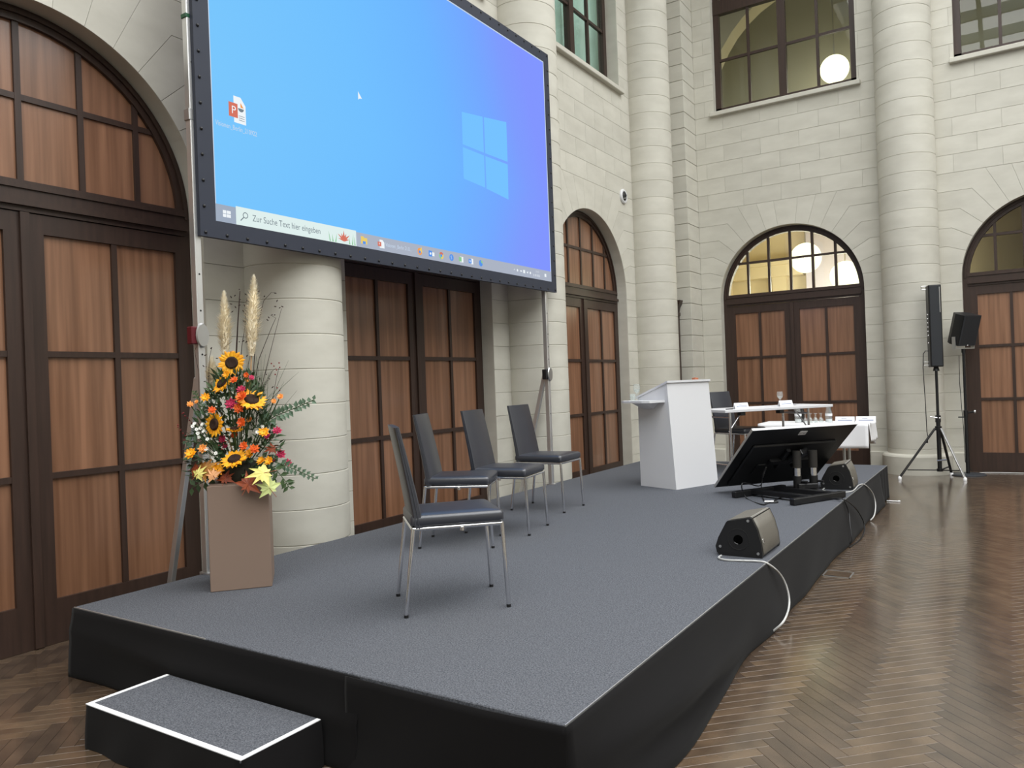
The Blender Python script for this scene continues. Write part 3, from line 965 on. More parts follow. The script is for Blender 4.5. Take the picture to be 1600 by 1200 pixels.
def snap(y, z):
    o = link('snap', sm, bo); o.location = SP(y, z, .006)
k = 0
while SY0 + .04 + k * .172 < SY1:
    snap(SY0 + .04 + k * .172, SZ0 + .028); snap(SY0 + .04 + k * .172, SZ1 - .028); k += 1
for k in range(1, 16):
    snap(SY0 + .035, SZ0 + .03 + k * .177); snap(SY1 - .035, SZ0 + .03 + k * .177)
def flat(name, m, polys, d, par=sf):
    mb = MB()
    for po in polys:
        mb.prism(po, lambda a, n, b: SP(a, b, n), d - .0006, d)
    return mb.build(name, m, par)
def rc(a, b, c, d): return [(a, b), (c, b), (c, d), (a, d)]
def circ(y, z, r, n=14, a0=0, a1=2 * PI): return [(y + r * math.cos(a0 + (a1 - a0) * i / n), z + r * math.sin(a0 + (a1 - a0) * i / n)) for i in range(n + (0 if abs(a1 - a0 - 2 * PI) < 1e-6 else 1))]
def stext(name, body, size, y, z, m, d=.004, sx=1.0, par=sf):
    vs, fs = text_mesh(body, size)
    mb = MB(); mb.add([SP(y + p[0] * sx, z + p[1], d) for p in vs], fs)
    return mb.build(name, m, par, recalc=False)
TZ = 2.952
flat('taskbar', E_BAR, [rc(IY0, IZ0, IY1, TZ)], .002)
flat('start_button', E_START, [rc(IY0, IZ0, 3.545, TZ)], .003)
flat('start_logo', E_WHITE, [rc(3.435, 2.868, 3.462, 2.890), rc(3.466, 2.868, 3.500, 2.890), rc(3.435, 2.894, 3.462, 2.916), rc(3.466, 2.894, 3.500, 2.916)], .0045)
flat('search_box', E_SEARCH, [rc(3.545, IZ0, 4.745, 2.962)], .003)
rg = []
for i in range(12):
    a, b = 2 * PI * i / 12, 2 * PI * (i + 1) / 12
    rg.append([(3.625 + .023 * math.cos(a), 2.907 + .023 * math.sin(a)), (3.625 + .023 * math.cos(b), 2.907 + .023 * math.sin(b)), (3.625 + .017 * math.cos(b), 2.907 + .017 * math.sin(b)), (3.625 + .017 * math.cos(a), 2.907 + .017 * math.sin(a))])
rg.append([(3.612, 2.888), (3.585, 2.862), (3.580, 2.867), (3.607, 2.893)])
flat('search_icon', E_GREY, rg, .0045)
stext('search_text', 'Zur Suche Text hier eingeben', 0.068, 3.685, 2.876, E_GREY, .0045, 0.80)
fx = []
for k in range(7):
    a = math.radians(10 + 27 * k); r = .085 if k % 2 else .065
    cx, cz = 4.60, 2.862
    fx.append([(cx + .018 * math.sin(a), cz - .012 * math.cos(a)), (cx + r * math.cos(a), cz + r * 0.95 * math.sin(a)), (cx - .018 * math.sin(a), cz + .012 * math.cos(a))])
flat('flower_picture', E_RED, fx, .0045)
flat('grass_picture', E_GRN, [[(y, 2.835), (y + .012, 2.835), (y + dy, 2.835 + h)] for y, dy, h in ((4.44, -.01, .08), (4.47, .0, .06), (4.50, .02, .07), (4.66, .0, .06), (4.69, .02, .09), (4.72, .0, .07))], .0046)
flat('folder_icon', E_YEL, [rc(4.80, 2.862, 4.875, 2.915), rc(4.80, 2.915, 4.835, 2.925)], .0045)
flat('folder_icon', E_BLU, [rc(4.82, 2.862, 4.855, 2.885)], .0055)
def ppt(y0, z0, w, h, big):
    flat('presentation_icon', E_WHITE, [[(y0 + .3 * w, z0), (y0 + w, z0), (y0 + w, z0 + .72 * h), (y0 + .72 * w, z0 + h), (y0 + .3 * w, z0 + h)]], .0045)
    flat('presentation_icon', E_RED, [rc(y0, z0 + .18 * h, y0 + .52 * w, z0 + .72 * h)], .0055)
    if big:
        flat('presentation_icon', E_GREY, [circ(y0 + .72 * w, z0 + .58 * h, .17 * w, 12, PI, 2 * PI)] + [rc(y0 + .58 * w, z0 + (.12 + .08 * k) * h, y0 + .92 * w, z0 + (.14 + .08 * k) * h) for k in range(3)], .0055)
        flat('presentation_icon', E_ORG, [[(y0 + .70 * w, z0 + .62 * h), (y0 + .88 * w, z0 + .62 * h), (y0 + .70 * w, z0 + .80 * h)]], .0055)
    stext('presentation_letter', 'P', .42 * h, y0 + .14 * w, z0 + .31 * h, E_WHITE, .0062)
ppt(3.515, 3.565, .145, .19, True)
stext('icon_label', 'Visionen_Berlin_210922', .050, 3.40, 3.508, E_LBL, .0045, .72)
ppt(5.005, 2.855, .085, .072, False)
stext('taskbar_label', 'Visionen_Berlin 21.0...', .050, 5.105, 2.876, E_LBL, .0045, .78)
flat('browser_icon', E_ORG, [circ(5.575, 2.890, .034)], .0045); flat('browser_icon', E_YEL, [[(5.57, 2.90), (5.61, 2.88), (5.60, 2.935)]], .0052); flat('browser_icon', E_BLU, [circ(5.572, 2.886, .015)], .0055)
flat('mail_icon', E_BLU, [rc(5.705, 2.862, 5.755, 2.918)], .0045); flat('mail_icon', E_WHITE, [circ(5.732, 2.89, .012), rc(5.757, 2.87, 5.79, 2.905)], .0055)
for a0, m in ((0.5, E_RED), (2.6, E_GRN), (4.7, E_YEL)):
    flat('browser_icon', m, [circ(5.898, 2.89, .035, 8, a0, a0 + 2.1) + [(5.898, 2.89)]], .0045)
flat('browser_icon', E_BLU, [circ(5.898, 2.89, .014)], .0055)
flat('app_icon', E_BLU, [circ(6.06, 2.89, .034)], .0045); stext('app_letter', 'S', .05, 6.044, 2.873, E_LBL, .0055)
flat('sheet_icon', E_WHITE, [rc(6.20, 2.862, 6.255, 2.918)], .0045); flat('sheet_icon', E_GRN, [rc(6.18, 2.868, 6.225, 2.912)], .0055)
flat('document_icon', E_WHITE, [rc(6.385, 2.862, 6.425, 2.918)], .0045); flat('document_icon', E_BLU, [rc(6.345, 2.868, 6.395, 2.912)], .0055); stext('document_letter', 'W', .035, 6.352, 2.878, E_WHITE, .0062)
flat('browser_icon', E_BLU, [circ(6.56, 2.89, .034)], .0045); flat('browser_icon', E_GRN, [circ(6.57, 2.897, .022, 8, -.6, 2.2) + [(6.57, 2.897)]], .0055)
flat('tray_icons', E_WHITE, [[(7.19, 2.885), (7.205, 2.90), (7.22, 2.885), (7.205, 2.893)], circ(7.27, 2.89, .014), rc(7.33, 2.882, 7.36, 2.898), rc(7.39, 2.872, 7.43, 2.908), [(7.46, 2.89), (7.49, 2.875), (7.50, 2.90)], circ(7.545, 2.888, .015)], .0045)
stext('clock_text', '11:11', .036, 7.665, 2.905, E_WHITE, .0045); stext('clock_text', '21.09.2022', .036, 7.60, 2.860, E_WHITE, .0045)
flat('tray_icons', E_WHITE, [rc(7.865, 2.875, 7.905, 2.912)], .0045)
# window logo and cursor
lq = [[(6.325, 4.405), (6.695, 4.455), (6.695, 4.075), (6.322, 4.075)], [(6.72, 4.458), (7.155, 4.52), (7.152, 4.08), (6.72, 4.075)],
      [(6.322, 4.045), (6.695, 4.045), (6.695, 3.705), (6.318, 3.725)], [(6.72, 4.045), (7.152, 4.05), (7.142, 3.66), (6.72, 3.70)]]
flat('desktop_logo', E_LOGO, lq, .002)
flat('cursor', E_WHITE, [[(4.83, 4.165), (4.83, 4.095), (4.85, 4.11), (4.875, 4.112)]], .0045)
# stand legs
lx = -0.055
for yy, sgn in ((3.252, -1), (7.945, 1)):
    MB().bar(SP(yy, HS + .012, lx), SP(yy, SZ1 - .02, lx), 0.055, 0.05, (0, 1, 0), .004).build('leg', M_ALU, ps)
    pb = MB(); pb.bar(SP(yy, HS + .0, lx - .05), SP(yy, HS + .0, lx + .05), .06, .024, (0, 0, 1)); pb.build('foot', M_ALU, ps)
    MB().bar(SP(yy - .0, 1.74, lx - .03), (-0.56, yy - pO.y, -HS + .02), 0.05, 0.035, (0, 1, 0), .003).build('brace', M_ALU, ps)
    mb = MB()
    for z in (4.6, 3.9, 2.45, 2.2, 2.05, 1.9, 1.25): mb.lathe([(0, -.001), (.007, -.001), (.007, .002), (0, .002)], 8, SP(yy, z, lx + .027), Matrix.Rotation(PI / 2, 3, 'Y'))
    mb.build('leg_holes', M_BLACK, ps)
    z = 2.03 if sgn < 0 else 1.72
    mb = MB().lathe([(0, -.012), (.045, -.012), (.05, 0), (.045, .012), (0, .012)], 16, SP(yy, z, lx + .036), Matrix.Rotation(PI / 2, 3, 'Y') @ Matrix.Diagonal((1.7, 1, 1)))
    cl = mb.build('hinge_plate', M_STEEL, ps, 40)
    MB().span(SP(yy - .075, z - .06, lx - .03), SP(yy - .028, z + .06, lx + .03), .006).build('latch', M_RED if sgn < 0 else M_BLACK, cl)
    MB().span(SP(yy - .035, 3.50, lx - .03), SP(yy + .035, 3.58, lx + .03), .004).build('clamp', M_STEEL, ps)
    MB().span(SP(yy - .032, 4.20, lx - .029), SP(yy + .032, 4.23, lx + .029), .003).build('ring', M_GREENP, ps)

# ------------------------------------------------------------------ lectern
la = math.atan2(0.642, 0.253)
u = Vector((math.cos(la), math.sin(la), 0)); w = Vector((-u.y, u.x, 0))      # u along the front panel, w towards the speaker
le = thing('lectern', 'white lectern with sloping top and a small side shelf', 'lectern', (-3.097, 7.973, HS), la)
WL, DPb, DPt, HF, HB = 0.69, 0.54, 0.44, 1.165, 1.00
sh = 0.085
bmesh_pts = [(0, 0, 0), (WL, 0, 0), (WL, DPb, 0), (0, DPb, 0), (0, sh, HF), (WL, sh, HF), (WL, DPb, HB), (0, DPb, HB)]
MB().add(bmesh_pts, [(0, 3, 2, 1), (4, 5, 6, 7), (0, 1, 5, 4), (1, 2, 6, 5), (2, 3, 7, 6), (3, 0, 4, 7)]).build('body', M_WHITE, le)
sl = math.atan2(HB - HF, DPb - sh)
MB().add([(-.012, sh - .018, HF + .005), (WL + .012, sh - .018, HF + .005), (WL + .012, DPb + .02, HB - .003), (-.012, DPb + .02, HB - .003),
          (-.012, sh - .018, HF + .028), (WL + .012, sh - .018, HF + .028), (WL + .012, DPb + .02, HB + .02), (-.012, DPb + .02, HB + .02)],
         [(0, 3, 2, 1), (4, 5, 6, 7), (0, 1, 5, 4), (1, 2, 6, 5), (2, 3, 7, 6), (3, 0, 4, 7)]).build('top', M_WHITE, le)
sp = [(-.20, .16), (-.002, .12), (-.002, .60), (-.10, .64), (-.20, .60), (-.24, .52), (-.24, .24)]
MB().prism(sp, lambda a, n, b: Vector((a, b, n)), .955, .980).build('side_shelf', M_WHITE, le)
MB().add([(-.002, .2, .955), (-.002, .52, .955), (-.18, .28, .955), (-.18, .46, .955), (-.002, .3, .88), (-.002, .46, .88)], [(0, 2, 3, 1), (0, 4, 2), (1, 3, 5), (2, 4, 5, 3), (0, 1, 5, 4)]).build('shelf_bracket', M_WHITE, le)
LM = Matrix.Translation(le.location) @ Matrix.Rotation(la, 4, 'Z')
def wine_glass(p, label, s=1.0, grp=None, down=False):
    t = thing('wine_glass', label, 'glass', p, 0, grp)
    pr_ = [(.034, 0), (.034, .003), (.006, .008), (.005, .07), (.012, .08), (.032, .105), (.038, .13), (.036, .155), (.031, .178)]
    R = None
    if down: pr_ = [(r, .178 - z) for r, z in pr_][::-1]
    MB().lathe([(r * s, z * s) for r, z in pr_], 16, caps=(not down, down)).build('bowl', M_CLEAR, t, 60)
    if not down:
        MB().lathe([(0, .082 * s), (.030 * s, .105 * s), (.034 * s, .122 * s), (0, .122 * s)], 12).build('water', M_CLEAR, t, 60)
    return t
g = LM @ Vector((-.13, .42, .980)); wine_glass(g, 'stemmed water glass on the side shelf of the lectern', 1.05)
g = LM @ Vector((-.07, .55, .980))
t = thing('tumbler', 'small low glass beside the stemmed glass on the lectern shelf', 'glass', g)
MB().lathe([(.03, 0), (.032, .001), (.034, .075), (.031, .075), (.029, .008)], 16).build('cup', M_CLEAR, t, 60)
g = LM @ Vector((.50, .11, HF + .022))
t = thing('wooden_block', 'small orange wooden block lying on top of the lectern', 'block', g, la)
MB().span((-.03, -.02, -.004), (.03, .03, .026), .004).build('block', M_ORANGE, t)
MB().span((-.012, -.004, .026), (.012, .014, .03), .002).build('knob', M_ORANGE, t)

# ------------------------------------------------------------------ white table on the stage
ta = math.atan2(1.375, 0.99)
tb = thing('folding_table', 'white folding table with chrome legs standing beside the lectern', 'table', (-2.961, 9.339, HS), ta)
TL_, TW_ = 1.70, 0.62
MB().span((0, 0, .765), (TL_, TW_, .80), .004).build('table_top', M_WHITE, tb)
for x in (.12, TL_ - .35):
    for y in (.07, TW_ - .07):
        l = MB().tube([(x, y, 0.015), (x, y, .765)], .016, 10).build('leg', M_CHROME, tb, 50)
        MB().tube([(x, y, 0), (x, y, .02)], .019, 10).build('foot_cap', M_BLACK, l, 50)
    MB().tube([(x, .07, .70), (x, TW_ - .07, .70)], .012, 8).build('crossbar', M_CHROME, tb, 50)
    MB().tube([(x, .07, .10), (x, TW_ - .07, .10)], .012, 8).build('crossbar', M_CHROME, tb, 50)
    sgn = 1 if x < 1 else -1
    MB().tube([(x, .10, .52), (x + sgn * .20, .10, .76)], .009, 8).build('brace', M_CHROME, tb, 50)
for x in (.25, .85): MB().span((x, .02, .72), (x + .07, .10, .765), .005).build('hinge_block', M_BLACK, tb)
TM = Matrix.Translation(tb.location) @ Matrix.Rotation(ta, 4, 'Z')
def name_card(p, rz, label, s=1.0):
    t = thing('name_card', label, 'name card', p, rz, 'name cards on the tables')
    L_, H_, D_ = .21 * s, .075 * s, .055 * s
    mb = MB(); mb.prism([(-D_ / 2, 0), (0, H_), (D_ / 2, 0), (D_ / 2 - .003, 0), (0, H_ - .005), (-D_ / 2 + .003, 0)], lambda a, n, b: Vector((n, a, b)), -L_ / 2, L_ / 2)
    c = mb.build('card', M_PAPER, t)
    pr_ = MB(); k = Vector((0, -D_ / 2, 0)); up = Vector((0, D_ / 2, H_))
    for (f, a, b, h) in ((.66, -.18, .08, .05), (.36, -.36, .38, .11)):
        q = k + up * f + Vector((0, -.0008, .0004))
        e = up.normalized() * (h * H_)
        pr_.add([q + Vector((a * L_, 0, 0)), q + Vector((b * L_, 0, 0)), q + e + Vector((b * L_, 0, 0)), q + e + Vector((a * L_, 0, 0))], [(0, 1, 2, 3)])
    pr_.build('print', M_PRINT, c, recalc=False)
name_card(TM @ Vector((.36, .16, .80)), ta + .0, 'left white name card on the folding table')
name_card(TM @ Vector((1.08, .18, .80)), ta + .0, 'right name card on the folding table, before the glass')
wine_glass(TM @ Vector((1.20, .42, .80)), 'single stemmed water glass on the folding table', 1.05)
t = thing('paper_sheet', 'loose white sheets lying between the two name cards', 'paper', TM @ Vector((.70, .30, .80)), ta + .1)
MB().span((-.15, -.10, 0), (.15, .11, .002)).build('sheet', M_PAPER, t); MB().span((-.13, -.11, .002), (.17, .09, .004)).build('sheet', M_PAPER, t)
t = thing('saucer', 'small plate beside the glass on the folding table', 'plate', TM @ Vector((1.38, .40, .80)))
MB().lathe([(.03, 0), (.065, .010), (.068, .013), (.03, .006)], 18).build('dish', M_WHITE, t, 50); MB().lathe([(0, .006), (.03, .006), (.03, .004), (0, .004)], 14).build('well', M_WHITE, t)
t = thing('pen', 'dark pen lying at the left end of the folding table', 'pen', TM @ Vector((.16, .12, .807)), ta)
MB().tube([(-.06, 0, 0), (.05, 0, 0)], .006, 8).build('barrel', M_BLACK, t, 50); MB().tube([(.05, 0, 0), (.065, 0, 0)], [.006, .002], 8).build('tip', M_STEEL, t, 50)

# ------------------------------------------------------------------ cloth-covered table behind the stage
cx0, cx1, cy0, cy1, cz = -3.34, -1.76, 12.15, 12.80, 0.855
ct = thing('side_table', 'folding table with steel legs under a white tablecloth behind the stage', 'table', ((cx0 + cx1) / 2, (cy0 + cy1) / 2, 0))
hx_, hy_ = (cx1 - cx0) / 2, (cy1 - cy0) / 2
MB().span((-hx_ + .01, -hy_ + .01, cz - .035), (hx_ - .01, hy_ - .01, cz - .004), .004).build('table_top', M_WHITE, ct)
for x in (-hx_ + .2, hx_ - .36):
    for y in (-hy_ + .12, hy_ - .12): MB().tube([(x, y, 0), (x, y, cz - .03)], .022, 10).build('leg', M_STEEL, ct, 50)
tc = thing('tablecloth', 'white cloth hanging over the table behind the stage', 'tablecloth', ((cx0 + cx1) / 2, (cy0 + cy1) / 2, 0))
mb = MB().span((-hx_, -hy_, cz - .003), (hx_, hy_, cz + .002), .002); mb.build('cloth_top', M_CLOTH, tc)
def drop(name, p0, p1, nn, zb, ph):
    p0 = Vector(p0); p1 = Vector(p1); nn = Vector(nn); mb = MB(); vs = []; fs = []
    nu, nz = 30, 8
    for i in range(nu + 1):
        for k in range(nz + 1):
            t = k / nz; s_ = i / nu
            q = p0.lerp(p1, s_) + nn * (.004 + .02 * t + .010 * t * math.sin(s_ * 19 + ph))
            vs.append((q.x, q.y, cz + (zb - cz) * t + (.008 * math.sin(s_ * 6 + ph) * t)))
    for i in range(nu):
        for k in range(nz):
            a = i * (nz + 1) + k; fs.append((a, a + nz + 1, a + nz + 2, a + 1))
    mb.add(vs, fs); o = mb.build(name, M_CLOTH, tc, 70, recalc=False)
    md = o.modifiers.new('thick', 'SOLIDIFY'); md.thickness = .003
drop('front_drop', (-hx_, -hy_, 0), (hx_, -hy_, 0), (0, -1, 0), .50, 0)
drop('end_drop', (hx_, -hy_, 0), (hx_, hy_, 0), (1, 0, 0), .58, 1)
drop('end_drop', (-hx_, -hy_, 0), (-hx_, hy_, 0), (-1, 0, 0), .58, 2)
drop('back_drop', (-hx_, hy_, 0), (hx_, hy_, 0), (0, 1, 0), .50, 3)
zt_ = cz + .002
def carafe(x, y, label):
    t = thing('water_carafe', label, 'carafe', (x, y, zt_), 0, 'carafes on the cloth-covered table')
    MB().lathe([(.048, 0), (.05, .004), (.05, .15), (.036, .19), (.032, .225), (.036, .235)], 18, caps=(True, False)).build('bottle', M_CLEAR, t, 50)
    MB().lathe([(.0, .004), (.046, .004), (.046, .05), (0, .05)], 14).build('base_fill', M_PAPER, t, 50)
    MB().lathe([(.051, .10), (.0515, .10), (.0515, .135), (.051, .135)], 18, caps=(False, False)).build('paper_band', M_PAPER, t, 50)
p = ony(1246, 655, 12.35); carafe(p.x, 12.40, 'left glass carafe, half hidden by the folding table leg')
p = ony(1294, 655, 12.35); carafe(p.x, 12.40, 'right glass carafe standing beside the upturned glasses')
ORD = ['leftmost', 'second from left', 'third from left', 'middle', 'third from right', 'second from right', 'rightmost']
for k in range(7):
    p = ony(1259 + 4.2 * k, 655, 12.35)
    wine_glass((p.x, 12.32 + .12 * (k % 2), zt_), ORD[k] + ' upturned glass in the row beside the dark bottle', .80, 'upturned glasses on the cloth-covered table', True)
p = ony(1253, 655, 12.5); t = thing('bottle', 'dark bottle between the left carafe and the upturned glasses', 'bottle', (p.x, 12.52, zt_))
MB().lathe([(.033, 0), (.036, .005), (.036, .17), (.014, .225), (.013, .275), (.0, .275)], 16).build('glass_body', M_BLACK, t, 50); MB().lathe([(.0145, .255), (.0145, .282), (0, .283)], 10).build('cap', M_STEEL, t, 50)
t = thing('napkin', 'folded white napkin lying beside the right carafe', 'napkin', (ony(1285, 659, 12.25).x, 12.24, zt_), .2)
MB().span((-.09, -.05, 0), (.09, .05, .006), .002).build('fold', M_CLOTH, t); MB().span((-.085, -.045, .006), (.075, .05, .011), .002).build('fold', M_CLOTH, t)
name_card((ony(1321, 655, 12.3).x, 12.27, zt_), -.05, 'left of the two wide name cards on the white tablecloth', 1.28)
name_card((ony(1353, 655, 12.3).x, 12.30, zt_), .03, 'rightmost name card, at the end of the white tablecloth', 1.28)

# ------------------------------------------------------------------ confidence monitor on a low stand
az = math.radians(39.54); al = math.radians(41.88); MWd, MHt = 1.24, 0.947
mu = Vector((math.sin(az), math.cos(az), 0)); mnn = Vector((-math.cos(az), math.sin(az), 0))
me_ = mnn * math.cos(al) + Vector((0, 0, -math.sin(al)))     # from top edge down to bottom edge
mo = mu.cross(me_).normalized()
if mo.x < 0: mo = -mo                                         # outward (back) normal
TLc = Vector((-2.101, 7.447, 1.085))
cm = TLc + mu * (MWd / 2) + me_ * (MHt / 2)
mt = thing('display_monitor', 'large black monitor tilted back on a low stand, seen from behind', 'monitor', (cm.x, cm.y, HS))
mO = mt.location
RM = Matrix((mu, me_, mo)).transposed()
def MP(a, b, d): return TLc + mu * a + me_ * b + mo * d - mO
mb = MB()
mb.box(MP(MWd / 2, MHt / 2, -.012), (MWd, MHt, .024), RM, .006)
pb_ = mb.build('panel', M_BLACKM, mt)
MB().box(MP(MWd / 2, MHt * .60, .008), (MWd * .80, MHt * .70, .03), RM, .012).build('rear_cover', M_BLACK, mt)
MB().box(MP(MWd / 2, MHt / 2, -.0245), (MWd - .03, MHt - .03, .002), RM).build('display', mat('dark_display', (.01, .01, .012, 1), .15), mt)
rim = MB(); rim.box(MP(MWd / 2, .002, -.012), (MWd + .002, .006, .026), RM); rim.box(MP(.002, MHt / 2, -.012), (.006, MHt, .026), RM); rim.build('bezel_edge', M_STEEL, mt)
MB().box(MP(.62, .085, .003), (.085, .055, .004), RM).build('sticker', M_TAPE, mt)
vs, fs = text_mesh('ET/60', .034, 'CENTER')
mb = MB(); mb.add([MP(.62, .097, .0055) + mu * p[0] * .9 - me_ * p[1] for p in vs], fs); mb.build('sticker_text', M_INK, mt, recalc=False)
MB().box(MP(.665, .50, .03), (.50, .07, .05), RM, .006).build('mount_rail', M_BLACKM, mt)
for a in (.56, .76): MB().box(MP(a, .46, .035), (.045, .30, .035), RM, .005).build('mount_arm', M_BLACKM, mt)
MB().box(MP(.36, .62, .026), (.10, .16, .02), RM, .004).build('socket_panel', M_BLACK, mt)
mb = MB()
for k in range(6): mb.box(MP(.44 + .016 * k * .6, .60 + .035 * k, .028), (.014, .016, .012), RM)
mb.build('connector', M_STEEL, mt)
# stand
b1a, b1b = Vector((-1.735, 7.335, HS)), Vector((-1.40, 7.98, HS))
b2a = Vector((-2.357, 7.60, HS)); b2b = b2a + (b1b - b1a) * 1.0
for a, b in ((b1a, b1b), (b2a, b2b)):
    f_ = MB().bar(a - mO + Vector((0, 0, .035)), b - mO + Vector((0, 0, .035)), .06, .06, (0, 0, 1), .006).build('foot_bar', M_BLACKM, mt)
    for q in (a.lerp(b, .06), a.lerp(b, .94)): MB().lathe([(.018, 0), (.018, .006), (.012, .006)], 8, q - mO).build('glide', M_BLACK, f_)
cA, cB = onz(1247, 772, HS), onz(1272, 771, HS)
md_ = (cA + cB) / 2
for tpos in (.35, .80):
    a = b1a.lerp(b1b, tpos); b = b2a.lerp(b2b, tpos)
    MB().bar(a - mO + Vector((0, 0, .045)), b - mO + Vector((0, 0, .045)), .08, .045, (0, 0, 1), .004).build('crossbar', M_BLACKM, mt)
MB().box(md_ - mO + Vector((0, 0, .085)), (.20, .14, .05), Matrix.Rotation(.6, 3, 'Z'), .006).build('column_base', M_BLACKM, mt)
for q in (cA, cB):
    q = q - mO
    MB().tube([q + Vector((0, 0, .02)), q + Vector((0, 0, .185))], .042, 16).build('column_lower', M_BLACKM, mt, 40)
    MB().tube([q + Vector((0, 0, .18)), q + Vector((0, 0, .27))], .036, 16).build('column_sleeve', M_CHROME, mt, 40)
    MB().tube([q + Vector((0, 0, .265)), q + Vector((0, 0, .44))], .043, 16).build('column_upper', mat('charcoal_tube', srgb(52, 50, 48), .4, metal=.3), mt, 40)
    kb = MB().tube([q + Vector((0, 0, .13)), q + Vector((.10, -.02, .13))], .012, 8).build('lock_knob', M_BLACK, mt, 40)
top = (cA + cB) / 2 - mO + Vector((0, 0, .43)); tgt = MP(.665, .50, .04)
MB().bar(top, tgt, .10, .06, (0, 0, 1), .006).build('neck', M_BLACKM, mt)
def cable(name, pts, r, m, label, cat='cable', grp=None):
    """smooth cable through points; a plug is its second part"""
    P = [Vector(p) for p in pts]; out = []
    for i in range(len(P) - 1):
        p0, p1, p2, p3 = P[max(i - 1, 0)], P[i], P[i + 1], P[min(i + 2, len(P) - 1)]
        for k in range(6):
            t = k / 6
            out.append(.5 * ((2 * p1) + (p2 - p0) * t + (2 * p0 - 5 * p1 + 4 * p2 - p3) * t * t + (3 * p1 - p0 - 3 * p2 + p3) * t ** 3))
    out.append(P[-1])
    o = MB().tube(out, r, 6).build(name, m, None, 60)
    return tag(o, label, cat, grp)
zc = HS + .008
c0 = MP(.44, .70, .04) + mO
cable('cable', [c0, c0 + Vector((-.02, -.03, -.12)), onz(1160, 755, .56), onz(1166, 778, zc), onz(1190, 788, zc), onz(1200, 786, zc), onz(1225, 776, zc), onz(1243, 777, zc)], .006, M_CABLEB, 'black cable hanging in a loop behind the tilted monitor')
c0 = MP(.50, .82, .04) + mO
cable('cable', [c0, c0 + Vector((.0, -.05, -.08)), onz(1195, 783, zc), onz(1215, 785, zc), onz(1211, 781, zc)], .005, M_CABLEB, 'thin black cable with a plug lying under the tilted monitor')
t = thing('cable_plug', 'silver cable plug lying on the carpet under the monitor', 'plug', onz(1203, 784, HS + .014), .5)
MB().tube([(-.05, 0, 0), (.03, 0, 0)], .013, 10).build('shell', M_CHROME, t, 50); MB().tube([(.03, 0, 0), (.075, 0, 0)], .009, 8).build('sleeve', M_BLACK, t, 50)

# ------------------------------------------------------------------ wedge loudspeakers
M_HOLE = mat('socket_hole_black', (.002, .002, .002, 1), .9, spec=0.0)
def wedge(label, loc, rz):
    t = thing('stage_loudspeaker', label, 'loudspeaker', loc, rz, 'wedge loudspeakers on the stage edge')
    base = [(-.255, .0), (.030, .0), (.034, .02), (.026, .10), (.004, .19), (-.030, .262), (-.045, .266), (-.195, .236), (-.205, .225), (-.262, .12), (-.282, .06), (-.275, .02)]
    L_ = .46
    # core body (slightly inset), end caps, grille
    fn = lambda a, n, b: Vector((a, n, b))
    inner = offset_poly(base, .006)
    MB().prism(inner, fn, .02, L_ - .02).build('body', M_BLACK, t)
    for d0, d1 in ((0, .022), (L_ - .022, L_)):
        e = MB().prism(base, fn, d0, d1).build('end_cap', M_BLACK, t)
        if d0 == 0:
            R = Matrix.Rotation(PI / 2, 3, 'X')
            MB().lathe([(.075, 0), (.075, .002), (.070, .003), (.066, .002), (.066, .0)], 24, (-.125, .0, .115), R, caps=(False, False)).build('port_ring', M_BLACK, e, 40)
            MB().lathe([(.0, .0012), (.032, .0012), (.032, .002), (.028, .002)], 18, (-.125, 0, .115), R).build('pole_socket', M_HOLE, e, 40)
            MB().lathe([(.026, .001), (.030, .001), (.030, .0075), (.026, .0075)], 18, (-.125, 0, .115), R, PI * 1.2, PI * 1.5).build('socket_rim', M_STEEL, e, 40)
            for x, z in ((-.055, .245), (-.250, .06), (.005, .03)):
                MB().lathe([(0, .003), (.009, .003), (.010, 0)], 10, (x, 0, z), R).build('screw', M_STEEL, e, 40)
    gp = [(.030, .012), (.034, .03), (.026, .10), (.004, .19), (-.028, .258)]
    mb = MB(); vs = []; fs = []
    for i, (a, b) in enumerate(gp):
        bulge = .012 * math.sin(PI * i / 4)
        for k in range(9):
            y = .024 + (L_ - .048) * k / 8
            bu = bulge * math.sin(PI * k / 8)
            vs.append((a + .004 + bu, y, b + .002))
    for i in range(4):
        for k in range(8): fs.append((i * 9 + k, i * 9 + k + 1, (i + 1) * 9 + k + 1, (i + 1) * 9 + k))
    mb.add(vs, fs); gr = mb.build('grille', M_GRILLE, t, 60); sd = gr.modifiers.new('s', 'SOLIDIFY'); sd.thickness = .006
    MB().prism([(-.044, .268), (-.030, .264), (-.032, .268), (-.044, .271)], fn, .02, L_ - .02).build('top_edge', M_STEEL, t)
    tp = MB().prism([(-.194, .238), (-.046, .2675), (-.046, .2695), (-.194, .240)], fn, .024, L_ - .024).build('top_plate', M_GRILLE, t)
    MB().box((.030, .045, .11), (.01, .025, .03), Matrix.Rotation(-.3, 3, 'Y'), .003).build('badge', M_CHROME, gr)
    return t
wedge('nearer wedge loudspeaker, alone on the edge of the stage', (-1.452, 5.15, HS), 0)
wedge('farther wedge loudspeaker, beside the tilted monitor', (-1.43, 8.50, HS), math.radians(3))
sx = lambda y, z: STX1 + .03 + .04 * (1 - z / HS)
cable('cable', [onz(1127, 868, zc), onz(1123, 872, zc), onz(1135, 875, zc), onz(1160, 876, zc), onz(1185, 877, zc), onx(1200, 881, STX1 + .012), onx(1219, 897, STX1 + .05), onx(1230, 920, STX1 + .08), onx(1233, 945, STX1 + .10), onx(1225, 970, STX1 + .13), onz(1207, 987, .008)], .0068, M_CABLE,
      'light grey cable looping from the nearer wedge loudspeaker to the floor')
